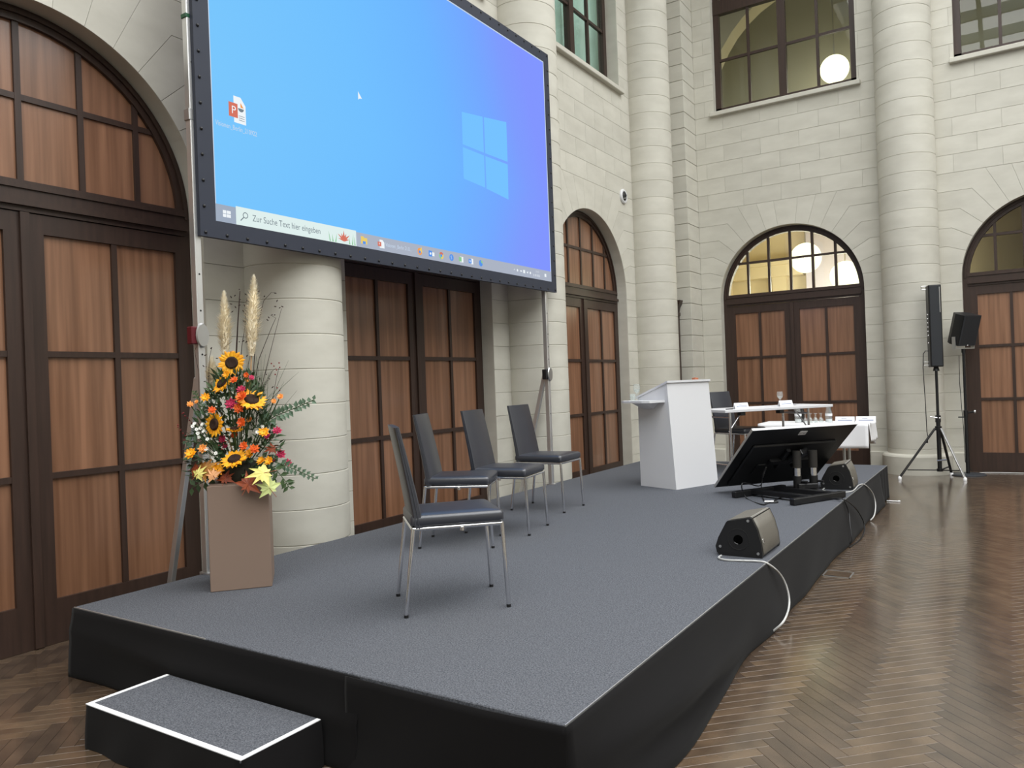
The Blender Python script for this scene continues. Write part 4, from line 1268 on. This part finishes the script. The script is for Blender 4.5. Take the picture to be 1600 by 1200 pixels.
cable('cable', [onz(1288, 763, zc), onz(1286, 766, zc + .02), onz(1300, 769, zc), onz(1330, 768, zc), onz(1342, 758, zc + .01), onx(1352, 758, STX1 + .012), onx(1363, 770, STX1 + .04), onx(1368, 788, STX1 + .06), onx(1366, 805, STX1 + .08), onz(1360, 813, .008)], .0068, M_CABLE,
      'light grey cable hanging from the farther wedge loudspeaker')
cable('cable', [onz(1290, 778, zc), onz(1308, 780, zc), onx(1318, 781, STX1 + .015), onx(1326, 800, STX1 + .04), onx(1328, 820, STX1 + .06), onx(1331, 843, STX1 + .08), onz(1327, 851, .008)], .006, M_CABLEB, 'black cable dropping straight from the monitor over the stage edge')
cable('cable', [onz(1300, 779, zc + .012), onx(1320, 781, STX1 + .02), onx(1340, 798, STX1 + .06), onx(1351, 822, STX1 + .10), onx(1345, 842, STX1 + .11), onz(1327, 855, .008)], .006, M_CABLEB, 'black cable bulging outward from the monitor over the stage edge')

# ------------------------------------------------------------------ loudspeakers at the back wall
def cylp(name, a, b, r, m, par, n=12): return MB().tube([a, b], r, n).build(name, m, par, 50)
tx, ty = -0.93, 12.98
tr_ = thing('tripod_stand', 'black tripod stand under the tall column loudspeaker', 'stand', (tx, ty, 0))
cylp('pole', (0, 0, .10), (0, 0, .90), .030, M_BLACKM, tr_); cylp('pole', (0, 0, .85), (0, 0, 1.58), .020, M_BLACKM, tr_)
cylp('collar', (0, 0, .82), (0, 0, .92), .038, M_BLACKM, tr_); cylp('hub', (0, 0, .70), (0, 0, .76), .046, M_BLACKM, tr_); cylp('base_hub', (0, 0, .09), (0, 0, .13), .042, M_BLACKM, tr_)
for z, s_ in ((.88, 1), (.25, -1)):
    k = cylp('clamp_knob', (s_ * .03, -.02, z), (s_ * -.10, -.04, z + .02), .012, M_CHROME, tr_)
fl_ = onz(1406, 749, 0); fr_ = onz(1508, 751, 0)
feet = [Vector((fl_.x - tx, fl_.y - ty, 0)), Vector((fr_.x - tx, fr_.y - ty, 0)), Vector((.13, .30, 0))]
for i, q in enumerate(feet):
    d = q.normalized()
    l = MB().bar(d * .05 + Vector((0, 0, .73)), q + Vector((0, 0, .03)), .034, .022, (0, 0, 1), .003).build('leg', M_BLACKM if i != 1 else M_STEEL, tr_)
    MB().lathe([(0, 0), (.024, .0), (.026, .03), (.012, .05), (0, .05)], 10, q).build('rubber_foot', M_TAPE, l, 50)
    MB().bar(d * .03 + Vector((0, 0, .11)), d * (q.length * .80) + Vector((0, 0, .135)), .022, .014, (0, 0, 1)).build('brace', M_BLACKM, tr_)
ls = thing('column_loudspeaker', 'tall slim black column loudspeaker on the tripod stand', 'loudspeaker', (tx, ty, 1.58), math.radians(14))
MB().tube([(0, 0, -.001), (0, 0, .07)], [.045, .03], 14).build('pole_cup', M_BLACK, ls, 40)
MB().span((-.085, -.10, .06), (.085, .12, 1.27), .01).build('cabinet', M_BLACK, ls)
MB().span((-.07, -.108, .075), (.07, -.098, 1.255), .003).build('front_grille', mat('dark_grille', srgb(30, 33, 38), .55), ls)
MB().span((.055, -.112, .86), (.066, -.104, 1.235), .002).build('side_trim', M_STEEL, ls)
bp = MB().span((-.0865, -.06, .09), (-.084, .10, .86)).build('control_panel', M_BLACKM, ls)
for k in range(7): MB().lathe([(0, .008), (.010, .008), (.012, 0)], 8, (-.0865, -.0, .84 - .062 * k - (.05 if k > 5 else 0)), Matrix.Rotation(-PI / 2, 3, 'Y')).build('control_knob', M_STEEL, bp, 40)
for z in (.09, 1.22):
    mb = MB(); mb.tube([(-.085, .06, z), (-.15, .06, z), (-.15, .06, z + .05), (-.085, .06, z + .05)], .006, 6); mb.build('handle', M_STEEL, ls, 50)
mb = MB(); mb.tube([(-.085, .02, .30), (-.13, .02, .305), (-.16, .02, .26), (-.17, .02, .05), (-.155, .02, -.5), (-.15, .02, -.9), (-.135, .02, -1.0), (-.15, .02, -1.03)], .006, 6); mb.build('cord', M_CABLEB, ls, 60)
MB().lathe([(0, -.02), (.016, -.018), (.016, .018), (0, .02)], 10, (-.155, .02, -1.05)).build('cord_plug', M_BLACK, ls, 40)

bx_, by_ = -0.59, 13.38
sd_ = thing('round_base_stand', 'slim black pole stand on a round base next to the tripod', 'stand', (bx_, by_, 0))
MB().lathe([(0, 0), (.24, 0), (.24, .012), (.23, .018), (.03, .026), (0, .026)], 36).build('base_plate', mat('grey_base', srgb(62, 66, 72), .4, metal=.4), sd_, 40)
cylp('pole', (0, 0, .02), (0, 0, .95), .026, M_BLACKM, sd_); cylp('pole', (0, 0, .9), (0, 0, 1.84), .020, M_BLACKM, sd_)
cylp('collar', (0, 0, .88), (0, 0, .97), .032, M_BLACKM, sd_); kb = cylp('lock_knob', (.0, 0, .93), (.11, -.02, .95), .012, M_BLACK, sd_); MB().lathe([(0, -.01), (.025, -.01), (.025, .01), (0, .01)], 10, (.12, -.02, .952), Matrix.Rotation(PI / 2, 3, 'Y')).build('knob_head', M_STEEL, kb, 40)
cylp('lock_knob', (0, 0, .87), (-.10, -.01, .87), .010, M_BLACK, sd_)
mb = MB(); mb.tube([(-.06, -.01, 1.80), (-.065, -.01, 1.4), (-.05, -.01, 1.0), (-.035, -.015, .7), (-.03, -.015, .2), (.06, .0, .05)], .005, 6); mb.build('cord', M_CABLEB, sd_, 60)
sk = thing('box_loudspeaker', 'small tilted black loudspeaker on the round-base stand', 'loudspeaker', (bx_, by_, 1.84), math.radians(48))
MB().tube([(0, 0, -.001), (0, 0, .06)], .030, 12).build('mount_cup', M_BLACKM, sk, 40)
mb = MB(); mb.span((-.17, -.03, .055), (.17, .03, .072)); mb.span((-.178, -.03, .055), (-.165, .03, .24)); mb.span((.165, -.03, .055), (.178, .03, .24)); mb.build('yoke', M_STEEL, sk)
RS = Matrix.Rotation(math.radians(17), 3, 'X')
def K(x, y, z): return RS @ Vector((x, y, z)) + Vector((0, 0, .355))
mb = MB(); po = [(-.16, -.13), (.16, -.13), (.16, .03), (.10, .13), (-.10, .13), (-.16, .03)]
mb.prism(po, lambda a, n, b: K(a, b, n), -.23, .23); mb.build('cabinet', M_BLACK, sk)
mb = MB().prism([(-.155, -.134), (.155, -.134), (.14, -.146), (-.14, -.146)], lambda a, n, b: K(a, b, n), -.225, .225); gr = mb.build('front_grille', mat('dark_grille_b', srgb(36, 38, 42), .55), sk)
MB().prism([(-.01, -.223), (.014, -.223), (.002, -.203)], lambda a, n, b: K(a, -.1475 + n, b), 0, .002).build('badge', M_TAPE, gr)

# ------------------------------------------------------------------ small fixtures
p = onx(973, 307, WX)
t = thing('wall_spotlight', 'small round white spotlight set in the wall above the door', 'spotlight', (WX, p.y, p.z))
R = Matrix.Rotation(PI / 2, 3, 'Y')
MB().lathe([(.115, 0), (.118, .02), (.105, .035), (.080, .035), (.075, .012)], 24, R=R, caps=(False, False)).build('ring', M_WHITE, t, 40)
MB().lathe([(0, .004), (.09, .004), (.09, .0)], 20, R=R).build('back_plate', M_BLACK, t)
MB().lathe([(0, .03), (.05, .045), (.07, .03), (.07, .0)], 18, (0, .01, .0), R).build('lamp_head', M_BLACKM, t, 40)
MB().tube([(.05, -.07, -.05), (.06, .0, -.035), (.05, .06, .03)], .008, 6).build('bracket', M_STEEL, t, 40)
# dark wooden frame standing between corner column and corner block
t = thing('wooden_surround', 'narrow dark wooden post with carved capital behind the corner column', 'door surround', (-4.97, 13.03, 0))
MB().span((-.16, -.02, 0), (.055, .09, 2.72), .004).build('post', M_DARK, t)
MB().span((-.17, -.05, 0), (.075, .09, .22), .006).build('post_base', M_DARK, t)
MB().span((-.17, -.045, 2.72), (.075, .09, 2.78), .006).build('necking', M_DARK, t)
mb = MB(); mb.prism([(.055, 2.78), (.07, 2.86), (.11, 2.93), (.125, 2.99), (-.17, 2.99), (-.17, 2.78)], lambda a, n, b: Vector((a, n, b)), -.06, .09); mb.build('capital', M_DARK, t)
# floor socket and marks
q = [onz(*a, 0) for a in ((1286, 902), (1323, 905), (1333, 893))]
t = thing('floor_socket', 'square metal floor socket cover beside the stage skirt', 'floor socket', ((q[0].x + q[1].x) / 2, (q[1].y + q[2].y) / 2, 0))
MB().span((-.10, -.10, -.002), (.10, .10, .0015)).build('cover', M_PLANK, t)
mb = MB()
for a, b in (((-.105, -.105), (.105, -.095)), ((-.105, .095), (.105, .105)), ((-.105, -.105), (-.095, .105)), ((.095, -.105), (.105, .105))): mb.span((a[0], a[1], -.002), (b[0], b[1], .003))
mb.build('frame', M_STEEL, t); MB().span((-.07, -.098, .001), (.0, -.075, .0035)).build('latch', M_CHROME, t)
p = onz(1396, 784, 0)
t = thing('door_stop_rail', 'short light metal bar lying on the floor past the stage', 'metal bar', (p.x, p.y, 0))
MB().span((-.075, -.012, 0), (.07, .012, .014), .003).build('bar', M_ALU, t); MB().span((.05, -.016, .0), (.075, .016, .018), .003).build('end_cap', M_TAPE, t)
cable('cable', [(-.45, 13.62, .008), (-.30, 13.70, .008), (.2, 13.74, .008), (.7, 13.72, .008), (1.2, 13.74, .008)], .006, M_CABLE, 'thin grey cable along the foot of the rightmost door')

# ------------------------------------------------------------------ pedestal with flower arrangement
pa = math.radians(48)
pd = thing('pedestal', 'square taupe pedestal carrying the flower arrangement', 'pedestal', (-4.19, 2.94, HS), pa)
PW, PH = .365, .665
MB().span((0, 0, 0), (PW, PW, PH - .01), .004).build('column_box', M_TAUPE, pd)
MB().span((.012, .012, PH - .012), (PW - .012, PW - .012, PH), .002).build('top_panel', M_TAUPE, pd)
pc = Matrix.Translation(pd.location) @ Matrix.Rotation(pa, 4, 'Z') @ Vector((PW / 2, PW / 2, PH))
fa = thing('flower_arrangement', 'autumn arrangement of sunflowers, pampas grass and maple leaves on the pedestal', 'flowers', pc)
FD = (pc - CAMP).dot(CF)
PXM = FPX / FD
M_PETAL = mat('sunflower_petal', srgb(252, 186, 24), .6, noise=(srgb(240, 150, 10), 40, (1, 1, 1), 2))
M_DISC = mat('sunflower_disc', srgb(48, 28, 16), .9, bump=(400, (1, 1, 1), .8, .004))
M_GREEN = mat('leaf_green', srgb(74, 98, 58), .6, noise=(srgb(46, 66, 38), 22, (1, 1, 1), 2))
M_EUCA = mat('eucalyptus_green', srgb(112, 136, 112), .6, noise=(srgb(72, 98, 76), 25, (1, 1, 1), 2))
M_TWIG = mat('dark_twig', srgb(52, 34, 28), .8)
M_STEMT = mat('straw_stem', srgb(186, 146, 104), .7)
M_PAMPAS = mat('pampas_cream', srgb(253, 246, 228), .9, noise=(srgb(240, 226, 196), 30, (1, 1, 1), 3))
M_OFL = mat('orange_blossom', srgb(244, 122, 42), .6, noise=(srgb(222, 84, 30), 40, (1, 1, 1), 2))
M_PFL = mat('apricot_blossom', srgb(248, 168, 84), .6)
M_PINK = mat('pink_blossom', srgb(212, 62, 104), .6, noise=(srgb(176, 36, 78), 40, (1, 1, 1), 2))
M_RUST = mat('rust_leaf', srgb(158, 74, 32), .6, noise=(srgb(120, 50, 26), 25, (1, 1, 1), 3))
M_GOLDL = mat('gold_leaf', srgb(176, 126, 48), .6, noise=(srgb(138, 88, 34), 25, (1, 1, 1), 3))
M_PALEL = mat('pale_yellow_leaf', srgb(232, 220, 132), .6, noise=(srgb(206, 200, 110), 25, (1, 1, 1), 3))
M_LIMEL = mat('pale_green_leaf', srgb(204, 214, 140), .6)
M_SALM = mat('salmon_leaf', srgb(226, 164, 112), .6)
M_BERRY = mat('red_berry', srgb(130, 40, 40), .5)
M_DAISY = mat('white_daisy', srgb(240, 240, 232), .6)
M_SOIL = mat('dark_foam', srgb(44, 42, 30), .9)
def F(x, y, dd=0.0):
    """point of the bouquet: photo pixel at the bouquet's depth, dd metres nearer"""
    return atd(x, y, FD - dd) - pc
def cdir(a, b, c): return (CR * a + CU * b - CF * c).normalized()
def basis(n):
    n = n.normalized(); u = n.cross(Vector((0, 0, 1)))
    u = u.normalized() if u.length > .05 else Vector((1, 0, 0))
    return u, n.cross(u), n
def petals(mb, c, n, r0, r1, k, wf, cup, ph=0.0, jit=.12):
    u, v, w = basis(n)
    for i in range(k):
        a = 2 * PI * (i + ph) / k + random.uniform(-jit, jit)
        L_ = r1 * random.uniform(.9, 1.06); d = u * math.cos(a) + v * math.sin(a); t = w.cross(d)
        def q(s, side): return c + d * (r0 + (L_ - r0) * s) + t * (side * wf * r1) + w * (cup * r1 * s * s + random.uniform(-.02, .02) * r1)
        vs = [q(0, -.45), q(0, .45), q(.5, 1), q(.5, -1), q(1, 0), c + d * (r0 + (L_ - r0) * .5) + w * (cup * r1 * .25 + .05 * r1)]
        mb.add(vs, [(0, 1, 5), (1, 2, 5), (2, 4, 5), (4, 3, 5), (3, 0, 5)])
def stem(mb, a, b, r, sag=0.0):
    a = Vector(a); b = Vector(b); m = (a + b) / 2 + Vector((0, 0, sag))
    mb.tube([a, a.lerp(m, .6), m, m.lerp(b, .6), b], r, 5)
foot = Vector((0, 0, .02))
def sunflower(x, y, r, n, dd):
    r = r / PXM; c = F(x, y, dd)
    mb = MB(); petals(mb, c, n, r * .40, r, 17, .17, .10); petals(mb, c - n * .004, n, r * .40, r * .96, 16, .17, -.02, .5)
    o = mb.build('sunflower', M_PETAL, fa, recalc=False)
    R = Matrix(basis(n)).transposed()
    MB().lathe([(r * .47, -.004), (r * .47, .004), (r * .36, .014), (r * .18, .012), (0, .009)], 18, c, R).build('flower_disc', M_DISC, o, 50)
    g = MB(); g.lathe([(0, -.03), (r * .25, -.02), (r * .42, -.004)], 10, c, R); stem(g, c - n * .02, foot.lerp(c, .25), .006); g.build('flower_stem', M_GREEN, o, 60)
sunflower(362, 567, 21, cdir(.1, .12, 1), .06)
sunflower(347, 599, 19, cdir(-.35, .55, .6), .10)
sunflower(393, 624, 24, cdir(.35, .75, .55), .14)
sunflower(335, 663, 20, cdir(-.45, .05, .85), .16)
sunflower(366, 717, 21, cdir(-.1, .80, .55), .20)
sunflower(366, 671, 14, cdir(.05, .97, .12), .17)
def blossom(name, x, y, r, m, dd, n=None, layers=3, k=8):
    r = r / PXM; c = F(x, y, dd); n = n or cdir(random.uniform(-.4, .4), random.uniform(.1, .7), .8)
    mb = MB()
    for l in range(layers):
        petals(mb, c + n * (.12 * r * l), n, r * .08, r * (1 - .25 * l), k - l, .30, .25 + .3 * l, .37 * l)
    o = mb.build(name, m, fa, recalc=False)
    g = MB(); stem(g, c, foot.lerp(c, .45), .0035); g.build('flower_stem', M_GREEN, o, 60)
for x, y, r in ((340, 734, 11), (298, 709, 10), (321, 621, 8), (412, 675, 9), (420, 720, 8), (408, 720, 8), (390, 709, 9), (354, 585, 7)): blossom('yellow_daisy', x, y, r, M_PETAL, random.uniform(.12, .2), None, 2, 9)
for x, y, r in ((378, 620, 11), (373, 638, 9), (378, 660, 9), (397, 702, 9), (381, 697, 8), (366, 594, 7), (385, 586, 5), (331, 641, 7), (366, 680, 6)): blossom('orange_rose', x, y, r, M_OFL, random.uniform(.12, .2))
for x, y, r in ((297, 632, 6), (307, 628, 4), (438, 620, 6), (428, 627, 5), (317, 701, 8), (325, 691, 6), (390, 656, 6), (386, 594, 4)): blossom('apricot_carnation', x, y, r, M_PFL, random.uniform(.08, .18))
for x, y, r in ((377, 609, 8), (361, 631, 10), (433, 673, 8), (418, 681, 6), (439, 710, 8), (450, 723, 7), (427, 719, 5), (393, 590, 5), (348, 686, 8), (352, 697, 6)): blossom('pink_blossom', x, y, r, M_PINK, random.uniform(.08, .16))
for x, y in ((301, 666), (307, 671), (313, 669), (309, 677), (318, 674), (311, 683), (321, 680), (324, 686), (330, 686), (316, 663), (402, 675), (411, 667), (322, 702), (333, 715), (337, 708), (304, 662)): blossom('white_daisy', x, y, 3.4, M_DAISY, random.uniform(.12, .2), None, 1, 8)
# pampas plumes
def plume(x0, y0, x1, y1, w, dd, stemto=None):
    a, b = F(x0, y0, dd), F(x1, y1, dd); w = w / PXM
    ax = (b - a); L_ = ax.length; ax.normalize(); u = ax.orthogonal().normalized(); v = ax.cross(u)
    mb = MB()
    pts = [a + ax * (L_ * t) for t in (0, .15, .4, .65, .85, 1)]
    mb.tube(pts, [w * .10, w * .18, w * .2, w * .15, w * .08, .001], 7)
    for i in range(2200):
        t = random.random() ** 1.1; an = random.uniform(0, 2 * PI)
        rad = w * .5 * min(1, (.28 + 2.2 * t), 1.9 * (1 - t) + .14) * random.uniform(.25, 1.0)
        o = u * math.cos(an) + v * math.sin(an)
        p = a + ax * (L_ * t * .95) + o * rad * .55
        tip = p + ax * random.uniform(.008, .034) + o * (rad * .65) + Vector((random.uniform(-.006, .006), random.uniform(-.006, .006), 0))
        s_ = ax.cross(o) * random.uniform(.002, .0045)
        mb.add([p - s_, p + s_, tip], [(0, 1, 2)])
    o = mb.build('pampas_plume', M_PAMPAS, fa, recalc=False)
    st_ = MB(); st_.tube([a + ax * .02, (F(*stemto, dd) if stemto else foot)], .0045, 6); st_.build('plume_stem', M_STEMT, o, 60)
plume(393, 556, 397, 428, 36, .02, (389, 640))
plume(352, 560, 350, 454, 33, -.04)
plume(332, 606, 331, 560, 26, -.06)
# leaves
def leaf(mb, p, d, n, L_, W_):
    d = d.normalized(); t = d.cross(n)
    t = t.normalized() if t.length > .05 else d.orthogonal().normalized()
    m = t.cross(d)
    mb.add([p, p + d * L_ * .4 + t * W_ * .5 + m * W_ * .12, p + d * L_, p + d * L_ * .4 - t * W_ * .5 + m * W_ * .12, p + d * L_ * .45], [(0, 1, 4), (1, 2, 4), (2, 3, 4), (3, 0, 4)])
for nm, m, k, seed in (('small_greenery', M_GREEN, 780, 3), ('silvery_greenery', M_EUCA, 330, 4)):
    rs = random.Random(seed); mb = MB()
    for i in range(k):
        th = rs.uniform(0, 2 * PI); rr = rs.random() ** .6
        yv = rs.uniform(585, 748)
        half = 24 + 50 * min(1, (yv - 575) / 110)
        x = 366 + half * rs.uniform(-1, 1) * .95; dd = rs.uniform(-.10, .13)
        p = F(x, yv, dd); d = Vector((p.x * 1.2, p.y * 1.2, (p.z - .2) * .6)) + Vector((rs.uniform(-.25, .25), rs.uniform(-.25, .25), rs.uniform(-.15, .3)))
        leaf(mb, p, d, Vector((rs.uniform(-1, 1), rs.uniform(-1, 1), 1)), rs.uniform(.035, .075), rs.uniform(.014, .03))
    tag(mb.build(nm, m, fa, recalc=False), kind='stuff')
gb = MB()
rs = random.Random(9)
for i in range(70):
    x0, y0 = 395 + rs.uniform(-25, 25), 660 + rs.uniform(-30, 20); a = rs.uniform(-.5, .9)
    L_ = rs.uniform(40, 85)
    p0, p1 = F(x0, y0, .0), F(x0 + L_ * math.sin(a) * .8, y0 - L_ * math.cos(a), rs.uniform(-.1, .1))
    gb.tube([p0, p0.lerp(p1, .5) + Vector((0, 0, .01)), p1], [.0018, .0014, .0006], 3, False)
tag(gb.build('fine_grass', M_GREEN, fa, recalc=False), kind='stuff')
def sprig(pts, n, m, L_, W_, name):
    P = [F(*p) for p in pts]
    mb = MB(); mb.tube(P, .003, 5); o = mb.build(name, M_GREEN, fa, 60)
    rs = random.Random(int(pts[0][0]))
    for i in range(n):
        t = (i + 1) / n * (len(P) - 1); k = min(int(t), len(P) - 2); p = P[k].lerp(P[k + 1], t - k); ax = (P[k + 1] - P[k]).normalized()
        s_ = 1 if i % 2 else -1
        d = ax * .5 + ax.cross(CF).normalized() * s_ + Vector((rs.uniform(-.3, .3),) * 3)
        lm_ = MB(); leaf(lm_, p, d, -CF + Vector((rs.uniform(-.4, .4), rs.uniform(-.4, .4), .3)), L_ * rs.uniform(.8, 1.15) * (1.1 - .5 * i / n), W_ * (1.1 - .4 * i / n)); lm_.build('leaf', m, o, recalc=False)
sprig([(400, 668, .05), (430, 650, .10), (460, 638, .12), (490, 625, .12)], 26, M_EUCA, .055, .038, 'eucalyptus_sprig')
sprig([(400, 712, .08), (440, 725, .14), (465, 735, .16), (493, 748, .16)], 24, M_EUCA, .045, .030, 'eucalyptus_sprig')
sprig([(405, 718, .10), (430, 732, .16), (446, 752, .18), (452, 762, .18)], 12, M_GREEN, .075, .032, 'green_sprig')
sprig([(350, 690, .1), (325, 695, .14), (300, 690, .12), (290, 688, .1)], 12, M_EUCA, .06, .03, 'eucalyptus_sprig')
sprig([(340, 650, .05), (320, 640, .06), (308, 622, .04), (304, 612, .02)], 14, M_GREEN, .04, .018, 'green_sprig')
sprig([(345, 740, .12), (320, 752, .14), (300, 762, .12)], 8, M_GREEN, .085, .04, 'green_sprig')
def maple(x, y, size, ang, m, dd, n):
    c = F(x, y, dd); s_ = size / PXM; u, v, w = basis(n)
    out = []
    for k, (a, r) in enumerate(((-90, .32), (-62, .55), (-48, .38), (-12, .95), (8, .50), (18, .62), (34, .48), (52, 1.0), (66, .50), (78, .66), (90, 1.15), (102, .66), (114, .50), (128, 1.0), (146, .48), (162, .62), (172, .50), (192, .95), (228, .38), (242, .55))):
        t = math.radians(a) + ang; out.append(c + u * (s_ * r * math.cos(t)) + v * (s_ * r * math.sin(t)) - w * (s_ * .22 * r * r))
    mb = MB(); k = len(out); mb.add([c] + out, [(0, i + 1, (i + 1) % k + 1) for i in range(k)])
    o = mb.build('maple_leaf', m, fa, recalc=False)
    md = o.modifiers.new('t', 'SOLIDIFY'); md.thickness = .0012
    d = math.radians(-90) + ang
    st_ = MB(); st_.tube([c, c + (u * math.cos(d) + v * math.sin(d)) * s_ * .8 + w * .01], .0016, 5); st_.build('leaf_stalk', M_RUST, o, 60)
maple(318, 733, 24, 2.2, M_GOLDL, .18, cdir(-.3, .5, .8)); maple(309, 741, 15, 2.5, M_PALEL, .20, cdir(-.3, .3, .9)); maple(333, 743, 14, -2.4, M_SALM, .22, cdir(0, .3, .9))
maple(326, 738, 20, 2.9, M_GOLDL, .17, cdir(-.1, .6, .7)); maple(303, 733, 14, 1.9, M_RUST, .15, cdir(-.5, .4, .7)); maple(388, 757, 24, 2.7, M_RUST, .22, cdir(.1, .35, .9)); maple(412, 739, 24, -1.5, M_PALEL, .22, cdir(.3, .6, .7)); maple(421, 762, 22, -2.6, M_LIMEL, .21, cdir(.4, .2, .9))
maple(352, 748, 16, 3.0, M_RUST, .18, cdir(0, .5, .8)); maple(425, 700, 12, -1.2, M_RUST, .12, cdir(.3, .4, .8))
# twigs with dark pods
rs = random.Random(21)
def twig(pts, pods, r=.0028):
    P = [F(*p) for p in pts]; mb = MB(); mb.tube(P, [r * (1 - .6 * i / (len(P) - 1)) for i in range(len(P))], 5); o = mb.build('twig', M_TWIG, fa, 60)
    for (x, y) in pods:
        p = F(x, y, pts[-1][2]); d = Vector((rs.uniform(-1, 1), rs.uniform(-1, 1), rs.uniform(-.3, 1))).normalized() * .009
        MB().tube([p - d, p - d * .4, p + d * .4, p + d], [.001, .0035, .0035, .001], 5).build('pod', M_TWIG, o, 60)
twig([(372, 640, 0), (369, 560, 0), (372, 500, -.02), (375, 455, -.02)], [(374, 452), (361, 464), (367, 462), (361, 475), (368, 480), (374, 477), (363, 487), (375, 468), (382, 477)], .007)
twig([(374, 600, 0), (378, 540, .0), (383, 510, 0), (385, 465, 0)], [(384, 460), (386, 470), (380, 486), (381, 502), (374, 534), (380, 533), (385, 534)])
twig([(390, 640, 0), (405, 560, -.03), (425, 510, -.05), (431, 497, -.05), (422, 492, -.05)], [(420, 496), (425, 492), (418, 500), (429, 492)])
twig([(400, 640, 0), (415, 580, -.03), (430, 520, -.05), (440, 482, -.05)], [(441, 479), (437, 481), (430, 479), (433, 470)])
twig([(395, 600, 0), (400, 520, -.02), (412, 470, -.04), (424, 457, -.04), (431, 458, -.04)], [(430, 458), (413, 463), (404, 455)])
twig([(385, 620, .02), (388, 570, .02), (391, 553, .02)], [(391, 552), (386, 556), (393, 503)])
twig([(330, 640, 0), (326, 600, -.02), (327, 560, -.03), (331, 543, -.03)], [(330, 544), (339, 560), (322, 573), (321, 555), (322, 580), (320, 596)])
twig([(312, 640, 0), (310, 580, -.02), (304, 548, -.02), (310, 536, -.02)], [(318, 572), (326, 588)], .002)
twig([(400, 660, 0), (410, 610, .0), (425, 580, 0), (432, 575, 0)], [(416, 585), (421, 592), (426, 605), (406, 592)])
for pts, ends in (([(320, 680, .1), (303, 665, .1), (290, 648, .08)], ((285, 646), (289, 650), (293, 653), (296, 657), (300, 661), (287, 645))), ([(315, 690, .1), (298, 680, .1), (280, 668, .08)], ((278, 667), (282, 672), (286, 677), (290, 681), (288, 688), (278, 664))), ([(420, 660, .0), (432, 590, 0), (436, 575, 0)], ((424, 568), (428, 572), (436, 567), (432, 578), (430, 585), (437, 574), (433, 606), (437, 610))), ([(355, 720, .16), (350, 700, .16), (347, 690, .16)], ((345, 690), (349, 694), (353, 690), (342, 696), (347, 702)))):
    P = [F(*p) for p in pts]; mb = MB(); mb.tube(P, .0015, 5); o = mb.build('berry_twig', M_TWIG, fa, 60)
    for (x, y) in ends:
        r = .0052; MB().lathe([(0, -r), (r * .7, -r * .7), (r, 0), (r * .7, r * .7), (0, r)], 7, F(x, y, pts[-1][2])).build('berry', M_BERRY, o, 60)
MB().lathe([(.02, 0.0), (.13, .0), (.15, .05), (.12, .11), (.05, .14), (0, .15)], 14).build('foam_base', M_SOIL, fa, 50)
